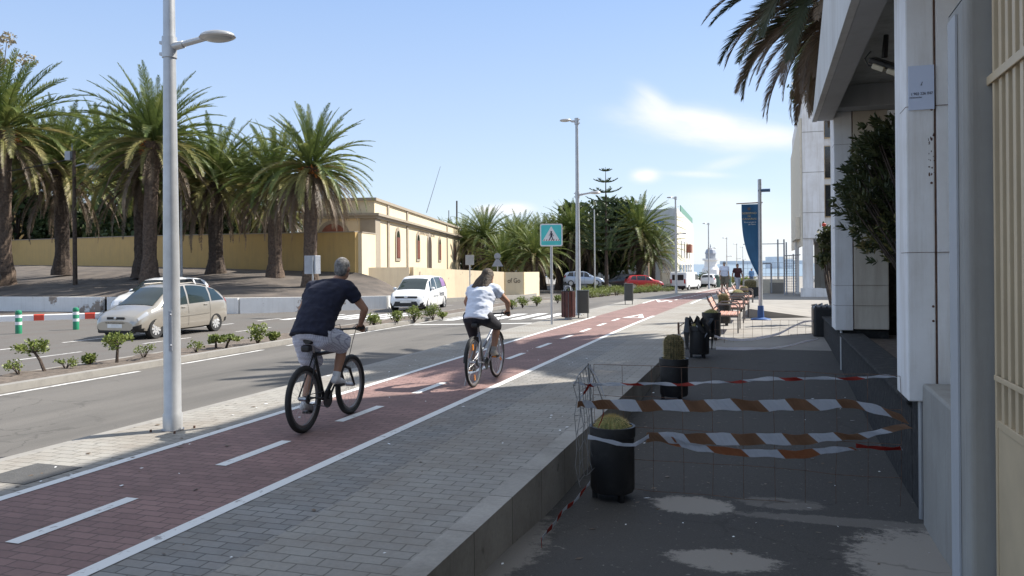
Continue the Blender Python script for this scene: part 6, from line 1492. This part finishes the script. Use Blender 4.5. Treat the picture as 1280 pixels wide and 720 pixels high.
# woman
b2=gat(592.5,484,0);cr=R(30)
bicycle('city bicycle with orange reflectors ridden by the woman in the white shirt',(b2.x,b2.y,0),R(1),.345,1.05,'poleb','city',cr,.019)
pr,pl=pedal(cr,1),pedal(cr,-1)
J=dict(pelvis=(0,.20,.99),chest=(.0,.36,1.27),neck=(.02,.46,1.415),head=(.05,.52,1.53),face=(.25,1,-.08),
 sh_l=(-.16,.42,1.35),sh_r=(.19,.42,1.35),el_l=(-.30,.54,1.17),el_r=(.33,.56,1.17),wr_l=(-.29,.68,1.045),wr_r=(.30,.68,1.045),hd_l=(-.27,.75,1.01),hd_r=(.28,.75,1.01),
 hip_l=(-.11,.20,.96),hip_r=(.11,.20,.96),kn_r=(.15,.60,.82),kn_l=(-.15,.48,.62),an_r=(pr.x,pr.y-.07,pr.z+.09),an_l=(pl.x,pl.y-.07,pl.z+.10),toe_r=(pr.x,pr.y+.1,pr.z+.05),toe_l=(pl.x,pl.y+.1,pl.z+.07))
person('woman with long brown hair in white t-shirt and black leggings riding a city bicycle',(b2.x,b2.y,0),R(1),J,dict(fat=1.13,skin='skintan',shirt='shirtw',bottom='legging',bname='leggings',hair='hairbrown',shoe='shoegrey',sleeve=.42,blen=1.12,bg=.014,sock='shoegrey',hem=-.10,hairdir=(-.30,-.50,-1),hairlen=.42),sex='f')
# walkers
def walker(label,px,py,Z,rz,h,look,ph,sex='m'):
    s=h/1.75;q=at(px,py,Z);a=.20*ph
    J=dict(pelvis=(0,0,.95),chest=(0,.01,1.30),neck=(0,0,1.47),head=(0,.02,1.62),face=(0,1,-.05),sh_l=(-.19,0,1.42),sh_r=(.19,0,1.42),el_l=(-.26,-.03-a*.3,1.14),el_r=(.26,-.03+a*.3,1.14),wr_l=(-.28,.06-a*.5,.90),wr_r=(.28,.06+a*.5,.90),hd_l=(-.28,.08-a*.5,.81),hd_r=(.28,.08+a*.5,.81),
     hip_l=(-.09,0,.92),hip_r=(.09,0,.92),kn_l=(-.10,.06+a*.8,.50),kn_r=(.10,.06-a*.5,.49),an_l=(-.10,a,.09),an_r=(.10,-a,.10),toe_l=(-.11,a+.16,.06),toe_r=(.11,-a+.16,.04))
    t=person(label,(q.x,q.y,q.z),rz,J,look,hi=.018,rider=False,sex=sex);t.scale=(s,s,s);return t
walker('man in white shirt, cap and khaki shorts strolling towards the camera',905.5,366.5,44.5,PI+TH,1.76,dict(fat=1.15,shirt='shirtw',bottom=mat('khaki_cloth',(.16,.14,.10),.9),hair='hairgrey',shoe='dark',sleeve=.6,blen=.95,bg=.03,cap=mat('cap_grey',(.3,.3,.29),.8),curl=.2),1)
walker('man in dark maroon shirt and pale trousers strolling beside the man in white',922,366.8,44.7,PI+TH+R(10),1.66,dict(fat=1.05,skin='skintan',shirt=mat('maroon_cloth',(.06,.018,.02),.9),bottom=mat('pale_trousers',(.45,.46,.5),.9),bname='trousers',hair='hairbrown',shoe='dark',sleeve=.6,blen=1.75,bg=.02,curl=.2),-1)
walker('distant walker in blue shirt and jeans beyond the strolling men',939.5,356.5,84,PI+TH,1.75,dict(fat=1.,skin='skintan',shirt=mat('blue_cloth',(.10,.22,.42),.9),bottom=mat('denim',(.07,.10,.16),.9),bname='jeans',hair='hairbrown',shoe='dark',sleeve=1.2,blen=1.85,bg=.02,curl=.2),1)
# fallen leaves and grit
m=MB();rn=random.Random(99)
for k in range(420):
    if k<260: x=rn.uniform(-6.4,-2.0);y=2.5+14*rn.random()**1.4;z=.006
    else: x=rn.uniform(-1.75,1.1);y=4+9*rn.random();z=FZ(y)+.003
    if k%3==0 and k<260: x=rn.gauss(-5.6,.3)
    a=rn.random()*6.3;l=.012+.028*rn.random()**3;w=l*rn.uniform(.25,.7);u=Vector((math.cos(a),math.sin(a),0));v=Vector((-u.y,u.x,0));c=Vector((x,y,z))
    m.add([c-u*l,c+v*w+Vector((0,0,.004)),c+u*l+Vector((0,0,.003)),c-v*w],[(0,1,2,3)],rn.choice((0,0,1)))
tag(m.build('leaf_litter',['leafdead','signwhite'],fix=False),'small dry leaves and specks of grit scattered on the pavement and forecourt','leaf litter',kind='stuff')
# ================================================================ LIGHT, SKY, CAMERA
SUNV=Vector((.74,.67,0)).normalized();EL=R(45)
sd=bpy.data.lights.new('sun','SUN');sd.energy=5.0;sd.angle=R(.53);sd.color=(1,.95,.87);so=bpy.data.objects.new('sun',sd);COL.objects.link(so)
dirv=Vector((SUNV.x*math.cos(EL),SUNV.y*math.cos(EL),math.sin(EL)));so.rotation_euler=dirv.to_track_quat('Z','Y').to_euler();so.location=(0,0,40)
w=bpy.data.worlds.new('World');S.world=w;w.use_nodes=True;nt=w.node_tree;bg=nt.nodes['Background']
sk=nd(nt,'ShaderNodeTexSky');sk.sky_type='NISHITA';sk.sun_disc=False;sk.sun_elevation=EL;sk.sun_rotation=math.atan2(SUNV.x,SUNV.y);sk.air_density=1.;sk.dust_density=.35;sk.ozone_density=2.2
bg.inputs['Strength'].default_value=.10
tc=nd(nt,'ShaderNodeTexCoord')
def cloud(c,px,py,w_,h_,rot,amt,prev,sc=1.,lo=.42,hi=.75):
    """soft wisp centred on a sky direction"""
    d=(at(px,py,1)-Vector((0,0,H))).normalized();az=math.atan2(d.x,d.y)
    mp=nd(nt,'ShaderNodeMapping');mp.inputs['Rotation'].default_value[2]=az;nt.links.new(tc.outputs['Generated'],mp.inputs['Vector'])
    mp2=nd(nt,'ShaderNodeMapping');mp2.inputs['Location'].default_value=(0,0,-d.z);nt.links.new(mp.outputs[0],mp2.inputs['Vector'])
    mp3=nd(nt,'ShaderNodeMapping');mp3.inputs['Rotation'].default_value[1]=rot;nt.links.new(mp2.outputs[0],mp3.inputs['Vector'])
    mp4=nd(nt,'ShaderNodeMapping');mp4.inputs['Scale'].default_value=(1/w_,0,1/h_);nt.links.new(mp3.outputs[0],mp4.inputs['Vector'])
    ln=nd(nt,'ShaderNodeVectorMath',operation='LENGTH');nt.links.new(mp4.outputs[0],ln.inputs[0])
    mr=nd(nt,'ShaderNodeMapRange');mr.interpolation_type='SMOOTHSTEP';mr.inputs[1].default_value=1;mr.inputs[2].default_value=.1;nt.links.new(ln.outputs['Value'],mr.inputs[0])
    ms=nd(nt,'ShaderNodeMapping');ms.inputs['Scale'].default_value=(10*sc,10*sc,38*sc);nt.links.new(mp3.outputs[0],ms.inputs['Vector'])
    f=noisefac(nt,ms.outputs[0],1.,lo,hi,10,.6)
    a=nt.nodes.new('ShaderNodeMath');a.operation='ADD';nt.links.new(f,a.inputs[0]);
    k=nt.nodes.new('ShaderNodeMath');k.operation='MULTIPLY';nt.links.new(mr.outputs[0],k.inputs[0]);
    nt.links.new(mr.outputs[0],a.inputs[1]);nt.links.new(a.outputs[0],k.inputs[1])
    k2=nt.nodes.new('ShaderNodeMath');k2.operation='MULTIPLY';k2.use_clamp=True;k2.inputs[1].default_value=amt;nt.links.new(k.outputs[0],k2.inputs[0])
    return mixnode(nt,k2.outputs[0],prev,(6.1,6.2,6.5))
cc=sk.outputs[0]
# overall thin veil getting stronger to the horizon
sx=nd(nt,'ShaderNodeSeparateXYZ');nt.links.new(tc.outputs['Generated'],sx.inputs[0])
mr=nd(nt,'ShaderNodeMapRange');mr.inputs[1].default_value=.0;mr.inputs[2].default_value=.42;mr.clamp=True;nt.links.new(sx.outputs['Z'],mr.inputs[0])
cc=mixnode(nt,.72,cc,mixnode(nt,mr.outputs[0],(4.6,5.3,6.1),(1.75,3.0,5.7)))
mz=nd(nt,'ShaderNodeMapRange');mz.inputs[1].default_value=.42;mz.inputs[2].default_value=.75;mz.clamp=True;nt.links.new(sx.outputs['Z'],mz.inputs[0]);cc=mixnode(nt,mz.outputs[0],cc,(3.9,4.3,5.0))  # zenith above the frame paled and brightened to lift and neutralise shade fill
for (px,py,w_,h_,rot,amt) in((880,160,.16,.038,R(-9),.75),(815,135,.055,.03,R(-38),.55),(960,172,.09,.022,R(-4),.6),(806,220,.03,.014,0,.9),(640,262,.045,.014,0,.9),(610,263,.03,.012,0,.8),(905,205,.06,.012,R(12),.3),(870,218,.07,.007,R(-4),.4),(900,255,.12,.03,0,.35),(960,300,.2,.06,0,.35)):
    cc=cloud(None,px,py,w_,h_,rot,amt,cc)
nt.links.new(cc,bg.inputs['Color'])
cam=bpy.data.cameras.new('camera');co=bpy.data.objects.new('camera',cam);COL.objects.link(co);S.camera=co
cam.sensor_width=36;cam.lens=36*FPX/1280;cam.clip_end=6000;cam.clip_start=.05
cam.shift_y=-(360-CY)/1280
co.location=(0,0,H);co.rotation_euler=(Matrix.Rotation(TH,4,'Z')@Matrix.Rotation(PI/2,4,'X')@Matrix.Rotation(-RO,4,'Z')).to_euler()
S.view_settings.view_transform='Standard';S.view_settings.look='None';S.view_settings.gamma=1;S.view_settings.exposure=0.8;S.view_settings.use_curve_mapping=False
S.render.engine='CYCLES'
